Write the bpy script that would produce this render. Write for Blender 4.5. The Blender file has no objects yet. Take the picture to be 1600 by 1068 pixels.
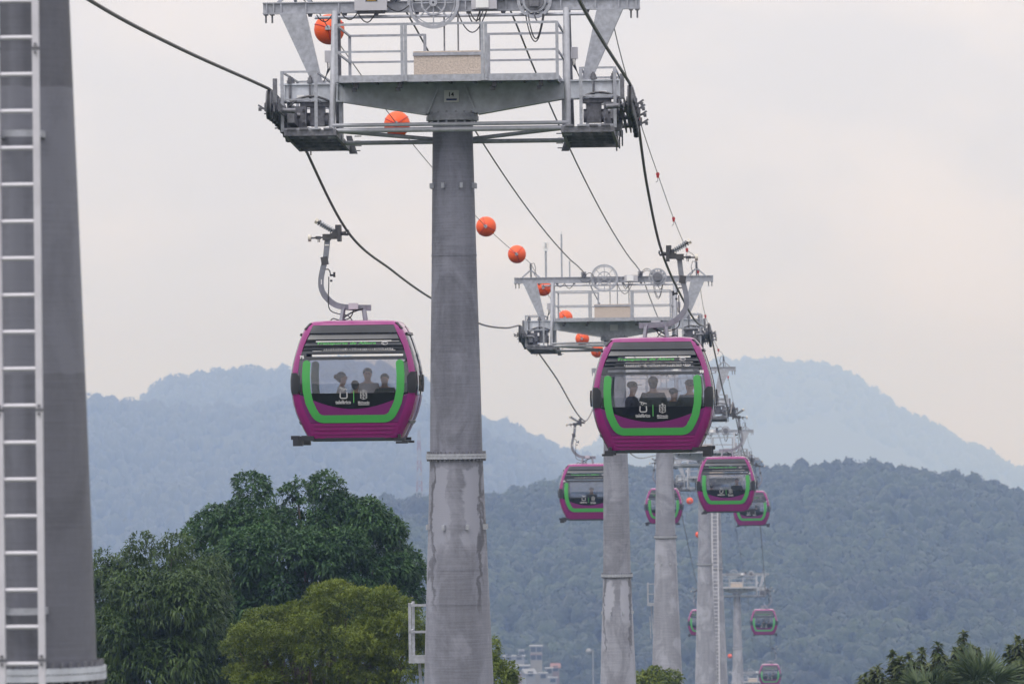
import bpy, math, random
import numpy as np
from mathutils import Vector, Matrix, Euler

R = math.radians
rnd = random.Random(7)
nrs = np.random.RandomState(11)
scene = bpy.context.scene
COL = scene.collection

# ------------------------------------------------------------------ camera
F_PX, CX, CY, HOR = 8889.0, 800.0, 534.0, 620.0      # 200 mm lens on a 36 mm frame 1600 px wide
PITCH, ROLL = math.atan((HOR - CY) / F_PX), R(0.65)
CAM_M = Matrix.Rotation(math.pi / 2 + PITCH, 3, 'X') @ Matrix.Rotation(-ROLL, 3, 'Z')
cam_d = bpy.data.cameras.new('camera')
cam = bpy.data.objects.new('camera', cam_d)
COL.objects.link(cam)
cam_d.sensor_width, cam_d.lens = 36.0, 200.0
cam_d.clip_start, cam_d.clip_end = 1.0, 30000.0
cam.matrix_world = CAM_M.to_4x4()
cam_d.dof.use_dof = True
cam_d.dof.focus_distance = 108.0
cam_d.dof.aperture_fstop = 5.6
scene.camera = cam

# ------------------------------------------------------------------ world: pale overcast sky over a Nishita base
SUN_EL, SUN_ROT = R(58), R(215)
w = bpy.data.worlds.new('World')
scene.world = w
w.use_nodes = True
nt = w.node_tree
nt.nodes.clear()
def N(tree, t, **kw):
    n = tree.nodes.new(t)
    for k, v in kw.items():
        setattr(n, k, v)
    return n
L = nt.links.new
out = N(nt, 'ShaderNodeOutputWorld')
bg = N(nt, 'ShaderNodeBackground')
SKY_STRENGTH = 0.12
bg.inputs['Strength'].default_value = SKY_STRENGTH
sky = N(nt, 'ShaderNodeTexSky', sky_type='NISHITA', sun_disc=False, sun_elevation=SUN_EL, sun_rotation=SUN_ROT)
sky.air_density, sky.dust_density = 1.2, 2.0
tc = N(nt, 'ShaderNodeTexCoord')
mp = N(nt, 'ShaderNodeMapping')
mp.inputs['Scale'].default_value = (1.0, 1.0, 1.7)
mp.inputs['Location'].default_value = (3.1, 0.4, 0.22)
n1 = N(nt, 'ShaderNodeTexNoise')
n1.inputs['Scale'].default_value = 13.0
n1.inputs['Detail'].default_value = 5.0
n1.inputs['Roughness'].default_value = 0.5
n1.inputs['Distortion'].default_value = 0.25
r1 = N(nt, 'ShaderNodeValToRGB')
r1.color_ramp.interpolation = 'EASE'
e = r1.color_ramp.elements
e[0].position, e[0].color = 0.40, (0.905, 0.882, 0.932, 1)
e[1].position, e[1].color = 0.66, (1.06, 0.978, 0.97, 1)
vm = N(nt, 'ShaderNodeVectorMath', operation='SCALE')
vm.inputs['Scale'].default_value = 7.6
mx = N(nt, 'ShaderNodeMix', data_type='RGBA')
mx.inputs['Factor'].default_value = 0.93
L(tc.outputs['Generated'], mp.inputs['Vector'])
L(mp.outputs['Vector'], n1.inputs['Vector'])
L(n1.outputs['Fac'], r1.inputs['Fac'])
L(r1.outputs['Color'], vm.inputs[0])
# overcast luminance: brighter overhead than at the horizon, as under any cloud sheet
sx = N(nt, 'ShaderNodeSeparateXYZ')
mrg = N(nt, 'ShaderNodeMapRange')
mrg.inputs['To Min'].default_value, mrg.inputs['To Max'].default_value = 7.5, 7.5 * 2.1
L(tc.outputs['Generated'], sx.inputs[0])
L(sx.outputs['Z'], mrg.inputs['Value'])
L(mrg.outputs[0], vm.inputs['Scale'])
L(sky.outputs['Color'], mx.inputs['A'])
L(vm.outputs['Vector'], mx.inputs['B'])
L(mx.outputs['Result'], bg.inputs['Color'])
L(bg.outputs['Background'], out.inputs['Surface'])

sun_d = bpy.data.lights.new('sun', 'SUN')
sun_d.energy, sun_d.angle, sun_d.color = 1.5, R(25), (1.0, 0.96, 0.9)
sun = bpy.data.objects.new('sun', sun_d)
COL.objects.link(sun)
# sun_rotation is clockwise from +Y seen from above
sdir = Vector((math.sin(SUN_ROT) * math.cos(SUN_EL), math.cos(SUN_ROT) * math.cos(SUN_EL), math.sin(SUN_EL)))
sun.rotation_euler = sdir.to_track_quat('Z', 'Y').to_euler()
sun.location = sdir * 50

vs = scene.view_settings
vs.view_transform, vs.look, vs.exposure, vs.gamma = 'Standard', 'None', -0.05, 1.0
vs.use_curve_mapping = False
scene.render.engine = 'CYCLES'
cy = scene.cycles
cy.use_denoising = True
cy.max_bounces, cy.diffuse_bounces, cy.glossy_bounces = 6, 2, 2
cy.transparent_max_bounces, cy.transmission_bounces, cy.volume_bounces = 12, 3, 4
cy.caustics_reflective = cy.caustics_refractive = False

def at(px, py, d):
    """World point seen at photo pixel (px, py) at distance d along +Y."""
    v = CAM_M @ Vector(((px - CX) / F_PX, -(py - CY) / F_PX, -1.0))
    return v * (d / v.y)

# ------------------------------------------------------------------ materials
def mat(name, color, rough=0.6, metal=0.0, spec=0.5, var=0.0, scale=6.0, stretch=(1, 1, 1), bump=0.0, coat=0.0, island=0.0, coords='Object'):
    m = bpy.data.materials.new(name)
    m.use_nodes = True
    t = m.node_tree
    b = t.nodes['Principled BSDF']
    b.inputs['Roughness'].default_value = rough
    b.inputs['Metallic'].default_value = metal
    b.inputs['Specular IOR Level'].default_value = spec
    b.inputs['Coat Weight'].default_value = coat
    c = (*color, 1)
    b.inputs['Base Color'].default_value = c
    if var or bump:
        tcn = N(t, 'ShaderNodeTexCoord')
        mpn = N(t, 'ShaderNodeMapping')
        mpn.inputs['Scale'].default_value = stretch
        nn = N(t, 'ShaderNodeTexNoise')
        nn.inputs['Scale'].default_value = scale
        nn.inputs['Detail'].default_value = 6
        nn.inputs['Roughness'].default_value = 0.62
        t.links.new(tcn.outputs[coords], mpn.inputs['Vector'])
        t.links.new(mpn.outputs['Vector'], nn.inputs['Vector'])
        if var:
            rp = N(t, 'ShaderNodeValToRGB')
            rp.color_ramp.elements[0].position = 0.3
            rp.color_ramp.elements[1].position = 0.7
            rp.color_ramp.elements[0].color = (*[max(0, x * (1 - var)) for x in color], 1)
            rp.color_ramp.elements[1].color = (*[min(1, x * (1 + var)) for x in color], 1)
            t.links.new(nn.outputs['Fac'], rp.inputs['Fac'])
            t.links.new(rp.outputs['Color'], b.inputs['Base Color'])
        if bump:
            bm_ = N(t, 'ShaderNodeBump')
            bm_.inputs['Strength'].default_value = bump
            bm_.inputs['Distance'].default_value = 0.02
            t.links.new(nn.outputs['Fac'], bm_.inputs['Height'])
            t.links.new(bm_.outputs['Normal'], b.inputs['Normal'])
    return m

def leaf_mat(name, c0, c1, trans=0.25, nscale=0.8, tint=False):
    m = bpy.data.materials.new(name)
    m.use_nodes = True
    t = m.node_tree
    b = t.nodes['Principled BSDF']
    o = t.nodes['Material Output']
    b.inputs['Roughness'].default_value = 0.5
    b.inputs['Specular IOR Level'].default_value = 0.35
    g = N(t, 'ShaderNodeNewGeometry')
    tcn = N(t, 'ShaderNodeTexCoord')
    nn = N(t, 'ShaderNodeTexNoise')
    nn.inputs['Scale'].default_value = nscale
    nn.inputs['Detail'].default_value = 3
    t.links.new(tcn.outputs['Object'], nn.inputs['Vector'])
    ad = N(t, 'ShaderNodeMath', operation='MULTIPLY_ADD')
    ad.inputs[1].default_value = 0.55
    if tint:                         # leafy relief and mottling finer than the modelled clumps
        n2 = N(t, 'ShaderNodeTexNoise')
        n2.inputs['Scale'].default_value = 0.75
        n2.inputs['Detail'].default_value = 4
        n2.inputs['Roughness'].default_value = 0.7
        t.links.new(tcn.outputs['Object'], n2.inputs['Vector'])
        bp = N(t, 'ShaderNodeBump')
        bp.inputs['Strength'].default_value = 0.9
        bp.inputs['Distance'].default_value = 1.4
        t.links.new(n2.outputs['Fac'], bp.inputs['Height'])
        t.links.new(bp.outputs['Normal'], b.inputs['Normal'])
    if tint:                         # one tint to a crown, plus a little from leaf clump to leaf clump
        at_ = N(t, 'ShaderNodeAttribute')
        at_.attribute_name = 'tint'
        pk = N(t, 'ShaderNodeMath', operation='MULTIPLY_ADD')
        pk.inputs[1].default_value = 0.22
        t.links.new(g.outputs['Random Per Island'], pk.inputs[0])
        t.links.new(at_.outputs['Fac'], pk.inputs[2])
        t.links.new(pk.outputs[0], ad.inputs[0])
    else:
        t.links.new(g.outputs['Random Per Island'], ad.inputs[0])
    sc = N(t, 'ShaderNodeMath', operation='MULTIPLY_ADD')
    sc.inputs[1].default_value = 1.6
    sc.inputs[2].default_value = -0.58
    t.links.new(nn.outputs['Fac'], sc.inputs[0])
    t.links.new(sc.outputs[0], ad.inputs[2])
    mxn = N(t, 'ShaderNodeMix', data_type='RGBA')
    mxn.clamp_factor = True
    mxn.inputs['A'].default_value = (*c0, 1)
    mxn.inputs['B'].default_value = (*c1, 1)
    t.links.new(ad.outputs[0], mxn.inputs['Factor'])
    t.links.new(mxn.outputs['Result'], b.inputs['Base Color'])
    if trans:
        tr = N(t, 'ShaderNodeBsdfTranslucent')
        t.links.new(mxn.outputs['Result'], tr.inputs['Color'])
        ms = N(t, 'ShaderNodeMixShader')
        ms.inputs[0].default_value = trans
        t.links.new(b.outputs[0], ms.inputs[1])
        t.links.new(tr.outputs[0], ms.inputs[2])
        t.links.new(ms.outputs[0], o.inputs['Surface'])
    return m

def pole_mat(name, base, lo=0.72, hi=1.35, near=False, bloom=None):
    """Weathered galvanised plate: broad pale blooms, vertical runs and fine horizontal rolling lines."""
    m = bpy.data.materials.new(name)
    m.use_nodes = True
    t = m.node_tree
    b = t.nodes['Principled BSDF']
    b.inputs['Roughness'].default_value = 0.58
    b.inputs['Metallic'].default_value = 0.25
    g = N(t, 'ShaderNodeNewGeometry')
    def noise(scale, st, det, rough=0.55, dist=0.0):
        mpn = N(t, 'ShaderNodeMapping')
        mpn.inputs['Scale'].default_value = st
        nn = N(t, 'ShaderNodeTexNoise')
        nn.inputs['Scale'].default_value = scale
        nn.inputs['Detail'].default_value = det
        nn.inputs['Roughness'].default_value = rough
        nn.inputs['Distortion'].default_value = dist
        t.links.new(g.outputs['Position'], mpn.inputs['Vector'])
        t.links.new(mpn.outputs['Vector'], nn.inputs['Vector'])
        return nn.outputs['Fac']
    a = noise(1.25, (1, 1, 0.6), 4, 0.6, 0.9)       # blooms
    c = noise(6.0, (1.1, 1.1, 0.09), 3, 0.6)     # runs
    d = noise(3.0, (0.5, 0.5, 14.0), 4)          # rolling lines
    f = noise(26.0, (1, 1, 1), 5)                # spangle
    def math_(op, x, y=None, z=None):
        n = N(t, 'ShaderNodeMath', operation=op)
        for i, v in enumerate((x, y, z)):
            if v is None:
                continue
            if isinstance(v, (int, float)):
                n.inputs[i].default_value = v
            else:
                t.links.new(v, n.inputs[i])
        return n.outputs[0]
    st = N(t, 'ShaderNodeMapRange', interpolation_type='SMOOTHSTEP')
    st.inputs['From Min'].default_value, st.inputs['From Max'].default_value = 0.42, 0.62
    t.links.new(a, st.inputs['Value'])
    s = math_('MULTIPLY_ADD', st.outputs[0], 0.36, 0.06)
    s = math_('MULTIPLY_ADD', c, 0.5, s)
    s = math_('MULTIPLY_ADD', d, 0.62, s)
    s = math_('MULTIPLY_ADD', f, 0.35, s)
    s = math_('SUBTRACT', s, 0.5)
    if near:                         # dip lines of the galvanising bath: the shaft is darker above and below a paler middle
        sp = N(t, 'ShaderNodeSeparateXYZ')
        t.links.new(g.outputs['Position'], sp.inputs[0])
        zz = math_('MULTIPLY_ADD', a, 0.12, sp.outputs['Z'])
        s = math_('ADD', s, math_('MULTIPLY', math_('GREATER_THAN', zz, 0.28), 0.5))
        s = math_('SUBTRACT', s, math_('MULTIPLY', math_('GREATER_THAN', zz, 2.43), 0.75))
        s = math_('SUBTRACT', s, 0.1)
        # pale run-off streak down the shaft behind the ladder
        dx = math_('ABSOLUTE', math_('SUBTRACT', math_('MULTIPLY_ADD', a, 0.05, sp.outputs['X']), -3.665))
        rn = N(t, 'ShaderNodeMapRange', interpolation_type='SMOOTHSTEP')
        rn.inputs['From Min'].default_value, rn.inputs['From Max'].default_value = 0.02, 0.085
        rn.inputs['To Min'].default_value, rn.inputs['To Max'].default_value = 1.0, 0.0
        t.links.new(dx, rn.inputs['Value'])
        s = math_('ADD', s, math_('MULTIPLY', math_('MULTIPLY', rn.outputs[0], c), 0.9))
    if bloom is not None:            # two pale blooms with dark run lines under the flange
        tcn = N(t, 'ShaderNodeTexCoord')
        sp = N(t, 'ShaderNodeSeparateXYZ')
        t.links.new(tcn.outputs['Object'], sp.inputs[0])
        ax = math_('ABSOLUTE', sp.outputs['X'])
        wob = math_('MULTIPLY', math_('SUBTRACT', noise(2.6, (1, 1, .8), 4, .6, .6), .5), .42)
        wx = math_('ADD', ax, wob)
        wz_ = math_('ADD', sp.outputs['Z'], math_('MULTIPLY', wob, 1.6))
        def step(v, e0, e1):
            n = N(t, 'ShaderNodeMapRange', interpolation_type='SMOOTHSTEP')
            n.inputs['From Min'].default_value, n.inputs['From Max'].default_value = e0, e1
            t.links.new(v, n.inputs['Value'])
            return n.outputs[0]
        inx = math_('MULTIPLY', step(wx, .10, .20), math_('SUBTRACT', 1.0, step(wx, .36, .41)))
        zin = math_('MULTIPLY', step(wz_, bloom - 1.75, bloom - 1.1), math_('SUBTRACT', 1.0, step(wz_, bloom - .22, bloom - .14)))
        bl = math_('MULTIPLY', inx, zin)
        edge = math_('MULTIPLY', step(wx, .36, .41), math_('SUBTRACT', 1.0, step(wx, .43, .47)))
        edge = math_('MULTIPLY', edge, step(wz_, bloom - 2.9, bloom - 2.2))
        low = math_('MULTIPLY', step(wx, .28, .46), .35)
        s = math_('MULTIPLY_ADD', bl, 0.95, s)
        s = math_('ADD', s, low)
        s = math_('SUBTRACT', s, math_('MULTIPLY', edge, .8))
    mxn = N(t, 'ShaderNodeMix', data_type='RGBA')
    mxn.clamp_factor = True
    mxn.inputs['A'].default_value = (*[x * lo for x in base], 1)
    mxn.inputs['B'].default_value = (*[x * hi for x in base], 1)
    t.links.new(s, mxn.inputs['Factor'])
    t.links.new(mxn.outputs['Result'], b.inputs['Base Color'])
    bm_ = N(t, 'ShaderNodeBump')
    bm_.inputs['Strength'].default_value = 0.25
    bm_.inputs['Distance'].default_value = 0.01
    t.links.new(d, bm_.inputs['Height'])
    t.links.new(bm_.outputs['Normal'], b.inputs['Normal'])
    return m

def glass_mat(name, tint, refl=0.12, rough=0.02):
    m = bpy.data.materials.new(name)
    m.use_nodes = True
    t = m.node_tree
    t.nodes.remove(t.nodes['Principled BSDF'])
    o = t.nodes['Material Output']
    tr = N(t, 'ShaderNodeBsdfTransparent')
    tr.inputs['Color'].default_value = (*tint, 1)
    gl = N(t, 'ShaderNodeBsdfGlossy')
    gl.inputs['Roughness'].default_value = rough
    gl.inputs['Color'].default_value = (0.9, 0.92, 0.95, 1)
    lw = N(t, 'ShaderNodeFresnel')
    lw.inputs['IOR'].default_value = 1.5
    ad = N(t, 'ShaderNodeMath', operation='ADD')
    ad.inputs[1].default_value = refl
    t.links.new(lw.outputs[0], ad.inputs[0])
    ms = N(t, 'ShaderNodeMixShader')
    t.links.new(ad.outputs[0], ms.inputs[0])
    t.links.new(tr.outputs[0], ms.inputs[1])
    t.links.new(gl.outputs[0], ms.inputs[2])
    t.links.new(ms.outputs[0], o.inputs['Surface'])
    return m

M = {}
M['steel'] = mat('galvanised_steel', (0.40, 0.42, 0.475), 0.5, 0.25, var=0.22, scale=14, bump=0.1)
M['steel_light'] = mat('bright_galvanised_tube', (0.46, 0.48, 0.53), 0.45, 0.2, var=0.12, scale=9)
M['steel_arm'] = mat('crossarm_plate', (0.60, 0.64, 0.71), 0.55, 0.15, var=0.25, scale=4, bump=0.12)
M['steel_dark'] = mat('weathered_steel', (0.185, 0.19, 0.215), 0.55, 0.35, var=0.4, scale=12)
M['iron'] = mat('dark_iron', (0.085, 0.085, 0.09), 0.5, 0.5, var=0.25, scale=15)
M['rubber'] = mat('black_rubber', (0.03, 0.03, 0.032), 0.7, var=0.2)
M['rope'] = mat('steel_wire_rope', (0.13, 0.125, 0.125), 0.55, 0.4, var=0.2, scale=30)
M['wire'] = mat('thin_wire', (0.11, 0.11, 0.115), 0.6, 0.3, var=0.1)
M['cable'] = mat('black_cable_sheath', (0.022, 0.022, 0.025), 0.5, var=0.1)
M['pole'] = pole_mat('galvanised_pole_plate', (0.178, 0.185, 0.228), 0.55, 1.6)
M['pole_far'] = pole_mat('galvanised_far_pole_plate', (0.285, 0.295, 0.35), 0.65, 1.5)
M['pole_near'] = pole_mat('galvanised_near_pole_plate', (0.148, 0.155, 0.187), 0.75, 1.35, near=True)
M['ladder'] = mat('pale_ladder_aluminium', (0.62, 0.62, 0.68), 0.45, 0.1, var=0.08)
M['beige'] = mat('beige_tread_plate', (0.60, 0.52, 0.455), 0.55, 0.1, var=0.25, scale=34, bump=0.6)
M['cabinet'] = mat('grey_cabinet_paint', (0.52, 0.52, 0.57), 0.5, var=0.06)
M['white'] = mat('white_paint', (0.8, 0.8, 0.82), 0.5, var=0.04)
M['decal'] = mat('white_print', (0.46, 0.46, 0.48), 0.5, var=0.04)
M['lamp_grey'] = mat('lamp_grey_paint', (0.22, 0.22, 0.23), 0.5, var=0.05)
M['sign'] = mat('pale_sign_plate', (0.86, 0.88, 0.9), 0.5, var=0.03)
M['ink'] = mat('black_print', (0.02, 0.02, 0.025), 0.6, var=0.1)
M['navy'] = mat('navy_print', (0.03, 0.05, 0.17), 0.6, var=0.1)
M['yellow'] = mat('yellow_sign_paint', (0.75, 0.42, 0.05), 0.5, var=0.05)
M['orange'] = mat('orange_plastic', (0.84, 0.105, 0.014), 0.5, var=0.07, scale=5)
M['red'] = mat('red_plastic', (0.5, 0.03, 0.03), 0.5, var=0.1)
M['pink'] = mat('magenta_paint', (0.265, 0.011, 0.168), 0.22, 0.0, var=0.04, scale=3, coat=0.5)
M['purple'] = mat('purple_film', (0.17, 0.015, 0.14), 0.22, var=0.05, scale=3, coat=0.4)
M['green'] = mat('green_film', (0.06, 0.37, 0.075), 0.35, var=0.04, scale=4)
M['greentext'] = mat('green_print', (0.12, 0.55, 0.12), 0.4, var=0.04)
M['charcoal'] = mat('charcoal_panel', (0.05, 0.055, 0.063), 0.25, var=0.1, scale=3)
M['slat'] = mat('grey_louvre_blade', (0.06, 0.065, 0.075), 0.35, var=0.1, scale=3)
M['slatedge'] = mat('pale_louvre_edge', (0.42, 0.43, 0.46), 0.4, var=0.06)
M['black'] = mat('black_plastic', (0.018, 0.019, 0.022), 0.45, var=0.15)
M['bench'] = mat('dark_bench', (0.02, 0.023, 0.026), 0.5, var=0.1)
M['glass'] = glass_mat('cabin_glass', (0.86, 0.865, 0.89), 0.035)
M['glass_low'] = glass_mat('tinted_lower_glass', (0.36, 0.36, 0.39), 0.02)
M['hanger'] = mat('galvanised_hanger', (0.235, 0.25, 0.29), 0.5, 0.3, var=0.2, scale=8)
M['spring'] = mat('spring_steel', (0.30, 0.33, 0.37), 0.4, 0.4, var=0.1)
M['wheel'] = mat('pale_nylon_roller', (0.6, 0.57, 0.5), 0.5, var=0.06)
M['bark'] = mat('tree_bark', (0.11, 0.085, 0.06), 0.9, var=0.35, scale=5, stretch=(3, 3, 0.6), bump=0.5)
M['ground'] = mat('valley_ground', (0.04, 0.055, 0.025), 0.95, var=0.4, scale=0.02)
M['hillsoil'] = mat('hillside_undergrowth', (0.012, 0.02, 0.010), 0.95, var=0.35, scale=0.03)
M['leaf_dark'] = leaf_mat('dark_glossy_leaf', (0.012, 0.042, 0.012), (0.066, 0.15, 0.042), 0.22)
M['leaf_droop'] = leaf_mat('drooping_leaf', (0.014, 0.042, 0.009), (0.085, 0.145, 0.03), 0.22)
M['leaf_fine'] = leaf_mat('yellow_green_leaf', (0.045, 0.085, 0.008), (0.20, 0.25, 0.024), 0.3)
M['leaf_right'] = leaf_mat('whorled_leaf', (0.04, 0.07, 0.025), (0.14, 0.17, 0.055), 0.3, 2.0)
M['palm'] = leaf_mat('palm_blade', (0.03, 0.06, 0.03), (0.13, 0.18, 0.08), 0.25, 2.0)
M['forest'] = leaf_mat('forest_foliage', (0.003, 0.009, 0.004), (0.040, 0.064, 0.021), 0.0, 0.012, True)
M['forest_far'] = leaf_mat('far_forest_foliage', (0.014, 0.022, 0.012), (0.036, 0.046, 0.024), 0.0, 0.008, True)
M['skin'] = mat('skin', (0.48, 0.29, 0.20), 0.5, var=0.06)
M['hair'] = mat('black_hair', (0.022, 0.019, 0.018), 0.5, var=0.2)
M['grey_hair'] = mat('dark_grey_hair', (0.05, 0.048, 0.05), 0.5, var=0.2)
for k, c in dict(whitejacket=(0.85, 0.83, 0.85), navyshirt=(0.03, 0.035, 0.055), blackshirt=(0.02, 0.02, 0.022), maroon=(0.17, 0.015, 0.03), greyshirt=(0.12, 0.12, 0.14), blueshirt=(0.06, 0.16, 0.42), trouser=(0.03, 0.032, 0.045)).items():
    M[k] = mat(k + '_cloth', c, 0.85, var=0.08, scale=10)
M['plaid'] = None
M['wall_white'] = mat('white_rendered_wall', (0.22, 0.225, 0.24), 0.8, var=0.08, scale=0.6)
M['wall_cream'] = mat('cream_rendered_wall', (0.24, 0.23, 0.21), 0.8, var=0.08, scale=0.6)
M['wall_pink'] = mat('salmon_rendered_wall', (0.2, 0.14, 0.135), 0.8, var=0.1, scale=0.6)
M['mast_red'] = mat('faded_red_paint', (0.22, 0.06, 0.06), 0.6, var=0.1)
M['mast_white'] = mat('faded_white_paint', (0.3, 0.3, 0.31), 0.6, var=0.06)
M['rooftile'] = mat('red_roof_tile', (0.2, 0.095, 0.08), 0.8, var=0.2, scale=1.0)
M['window_dark'] = mat('dark_window_glass', (0.03, 0.035, 0.04), 0.15)

def plaid_mat():
    m = mat('plaid_cloth', (0.03, 0.03, 0.04), 0.85)
    t = m.node_tree
    tcn = N(t, 'ShaderNodeTexCoord')
    ws = []
    for d in ('X', 'Z'):
        wv = N(t, 'ShaderNodeTexWave', bands_direction=d)
        wv.inputs['Scale'].default_value = 6
        t.links.new(tcn.outputs['Object'], wv.inputs['Vector'])
        ws.append(wv.outputs['Fac'])
    mt = N(t, 'ShaderNodeMath', operation='MULTIPLY')
    t.links.new(ws[0], mt.inputs[0]); t.links.new(ws[1], mt.inputs[1])
    mxn = N(t, 'ShaderNodeMix', data_type='RGBA')
    mxn.inputs['A'].default_value = (0.015, 0.016, 0.025, 1)
    mxn.inputs['B'].default_value = (0.16, 0.16, 0.19, 1)
    t.links.new(mt.outputs[0], mxn.inputs['Factor'])
    t.links.new(mxn.outputs['Result'], t.nodes['Principled BSDF'].inputs['Base Color'])
    return m
M['plaid'] = plaid_mat()

# ------------------------------------------------------------------ mesh helpers
class MB:
    def __init__(s):
        s.v, s.f = [], []
    def add(s, vs_, fs_):
        o = len(s.v)
        s.v += [tuple(p) for p in vs_]
        s.f += [tuple(i + o for i in f) for f in fs_]
        return s
    def box(s, c, size, rot=None):
        hx, hy, hz = size[0] / 2, size[1] / 2, size[2] / 2
        ps = [Vector((x, y, z)) for x in (-hx, hx) for y in (-hy, hy) for z in (-hz, hz)]
        if rot is not None:
            ps = [rot @ p for p in ps]
        c = Vector(c)
        return s.add([p + c for p in ps], [(0, 1, 3, 2), (4, 6, 7, 5), (0, 4, 5, 1), (2, 3, 7, 6), (0, 2, 6, 4), (1, 5, 7, 3)])
    def b2(s, x0, x1, y0, y1, z0, z1):
        return s.box(((x0 + x1) / 2, (y0 + y1) / 2, (z0 + z1) / 2), (abs(x1 - x0), abs(y1 - y0), abs(z1 - z0)))
    def beam(s, p0, p1, w, h):
        p0, p1 = Vector(p0), Vector(p1)
        d = p1 - p0
        q = d.to_track_quat('Y', 'Z').to_matrix()
        return s.box((p0 + p1) / 2, (w, d.length, h), q)
    def cyl(s, p0, p1, r0, r1=None, n=12, caps=True):
        r1 = r0 if r1 is None else r1
        p0, p1 = Vector(p0), Vector(p1)
        q = (p1 - p0).to_track_quat('Z', 'Y').to_matrix()
        vs_ = []
        for p, r in ((p0, r0), (p1, r1)):
            for i in range(n):
                a = 2 * math.pi * i / n
                vs_.append(p + q @ Vector((r * math.cos(a), r * math.sin(a), 0)))
        fs_ = [(i, (i + 1) % n, n + (i + 1) % n, n + i) for i in range(n)]
        if caps:
            fs_ += [tuple(range(n - 1, -1, -1)), tuple(range(n, 2 * n))]
        return s.add(vs_, fs_)
    def tube(s, path, r, n=6, closed=False):
        path = [Vector(p) for p in path]
        m = len(path)
        vs_, fs_ = [], []
        for i, p in enumerate(path):
            if closed:
                d = path[(i + 1) % m] - path[i - 1]
            else:
                d = path[min(i + 1, m - 1)] - path[max(i - 1, 0)]
            q = d.to_track_quat('Y', 'Z').to_matrix()
            rr = r[i] if isinstance(r, (list, tuple)) else r
            for k in range(n):
                a = 2 * math.pi * k / n
                vs_.append(p + q @ Vector((rr * math.cos(a), 0, rr * math.sin(a))))
        for i in range(m if closed else m - 1):
            j = (i + 1) % m
            for k in range(n):
                k2 = (k + 1) % n
                fs_.append((i * n + k, i * n + k2, j * n + k2, j * n + k))
        if not closed:
            fs_ += [tuple(range(n)), tuple(range(m * n - 1, (m - 1) * n - 1, -1))]
        return s.add(vs_, fs_)
    def prism(s, poly, y0, y1):
        n = len(poly)
        vs_ = [(x, y0, z) for x, z in poly] + [(x, y1, z) for x, z in poly]
        return s.add(vs_, [(i, (i + 1) % n, n + (i + 1) % n, n + i) for i in range(n)] + [tuple(range(n - 1, -1, -1)), tuple(range(n, 2 * n))])
    def ring(s, c, r0, r1, y0, y1, n=32, axis='Y'):
        """Annulus between radii r0, r1, extruded along the axis."""
        c = Vector(c)
        vs_ = []
        for y, r in ((y0, r0), (y0, r1), (y1, r1), (y1, r0)):
            for i in range(n):
                a = 2 * math.pi * i / n
                u, v = r * math.cos(a), r * math.sin(a)
                vs_.append(c + (Vector((u, y, v)) if axis == 'Y' else Vector((y, u, v)) if axis == 'X' else Vector((u, v, y))))
        fs_ = []
        for k in range(4):
            k2 = (k + 1) % 4
            for i in range(n):
                j = (i + 1) % n
                fs_.append((k * n + i, k * n + j, k2 * n + j, k2 * n + i))
        return s.add(vs_, fs_)
    def lathe(s, prof, n=32, c=(0, 0, 0)):
        vs_ = []
        for r, z in prof:
            for i in range(n):
                a = 2 * math.pi * i / n
                vs_.append((c[0] + r * math.cos(a), c[1] + r * math.sin(a), c[2] + z))
        fs_ = []
        for k in range(len(prof) - 1):
            for i in range(n):
                j = (i + 1) % n
                fs_.append((k * n + i, k * n + j, (k + 1) * n + j, (k + 1) * n + i))
        return s.add(vs_, fs_)
    def ball(s, c, r, nu=10, nv=6, sc=(1, 1, 1)):
        vs_, fs_ = [], []
        for j in range(nv + 1):
            t = math.pi * j / nv
            for i in range(nu):
                a = 2 * math.pi * i / nu
                vs_.append((c[0] + r * sc[0] * math.sin(t) * math.cos(a), c[1] + r * sc[1] * math.sin(t) * math.sin(a), c[2] + r * sc[2] * math.cos(t)))
        for j in range(nv):
            for i in range(nu):
                k = (i + 1) % nu
                fs_.append((j * nu + i, (j + 1) * nu + i, (j + 1) * nu + k, j * nu + k))
        return s.add(vs_, fs_)
    def sheet(s, grid, th, nrm=None):
        """Solid skin over a grid of points (rows of equal length), th deep along -normal."""
        m, n = len(grid), len(grid[0])
        P = [[Vector(p) for p in row] for row in grid]
        top, bot = [], []
        for i in range(m):
            for j in range(n):
                a = P[min(i + 1, m - 1)][j] - P[max(i - 1, 0)][j]
                b = P[i][min(j + 1, n - 1)] - P[i][max(j - 1, 0)]
                nn = a.cross(b)
                nn = nn.normalized() if nn.length > 1e-9 else Vector((0, 0, 1))
                if nrm is not None and nn.dot(nrm(P[i][j])) < 0:
                    nn = -nn
                top.append(P[i][j]); bot.append(P[i][j] - nn * th)
        K = m * n
        fs_ = []
        for i in range(m - 1):
            for j in range(n - 1):
                a, b, c, d = i * n + j, i * n + j + 1, (i + 1) * n + j + 1, (i + 1) * n + j
                fs_ += [(a, b, c, d), (K + d, K + c, K + b, K + a)]
        for i in range(m - 1):
            for j in (0, n - 1):
                a, d = i * n + j, (i + 1) * n + j
                fs_.append((a, d, K + d, K + a))
        for j in range(n - 1):
            for i in (0, m - 1):
                a, b = i * n + j, i * n + j + 1
                fs_.append((a, b, K + b, K + a))
        return s.add(top + bot, fs_)
    def turned(s):
        """The same shapes turned half a turn about z."""
        o = MB()
        o.v = [(-x, -y, z) for x, y, z in s.v]
        o.f = list(s.f)
        return o
    def mirrored(s):
        o = MB()
        o.v = [(-x, y, z) for x, y, z in s.v]
        o.f = [tuple(reversed(f)) for f in s.f]
        return o
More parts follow.
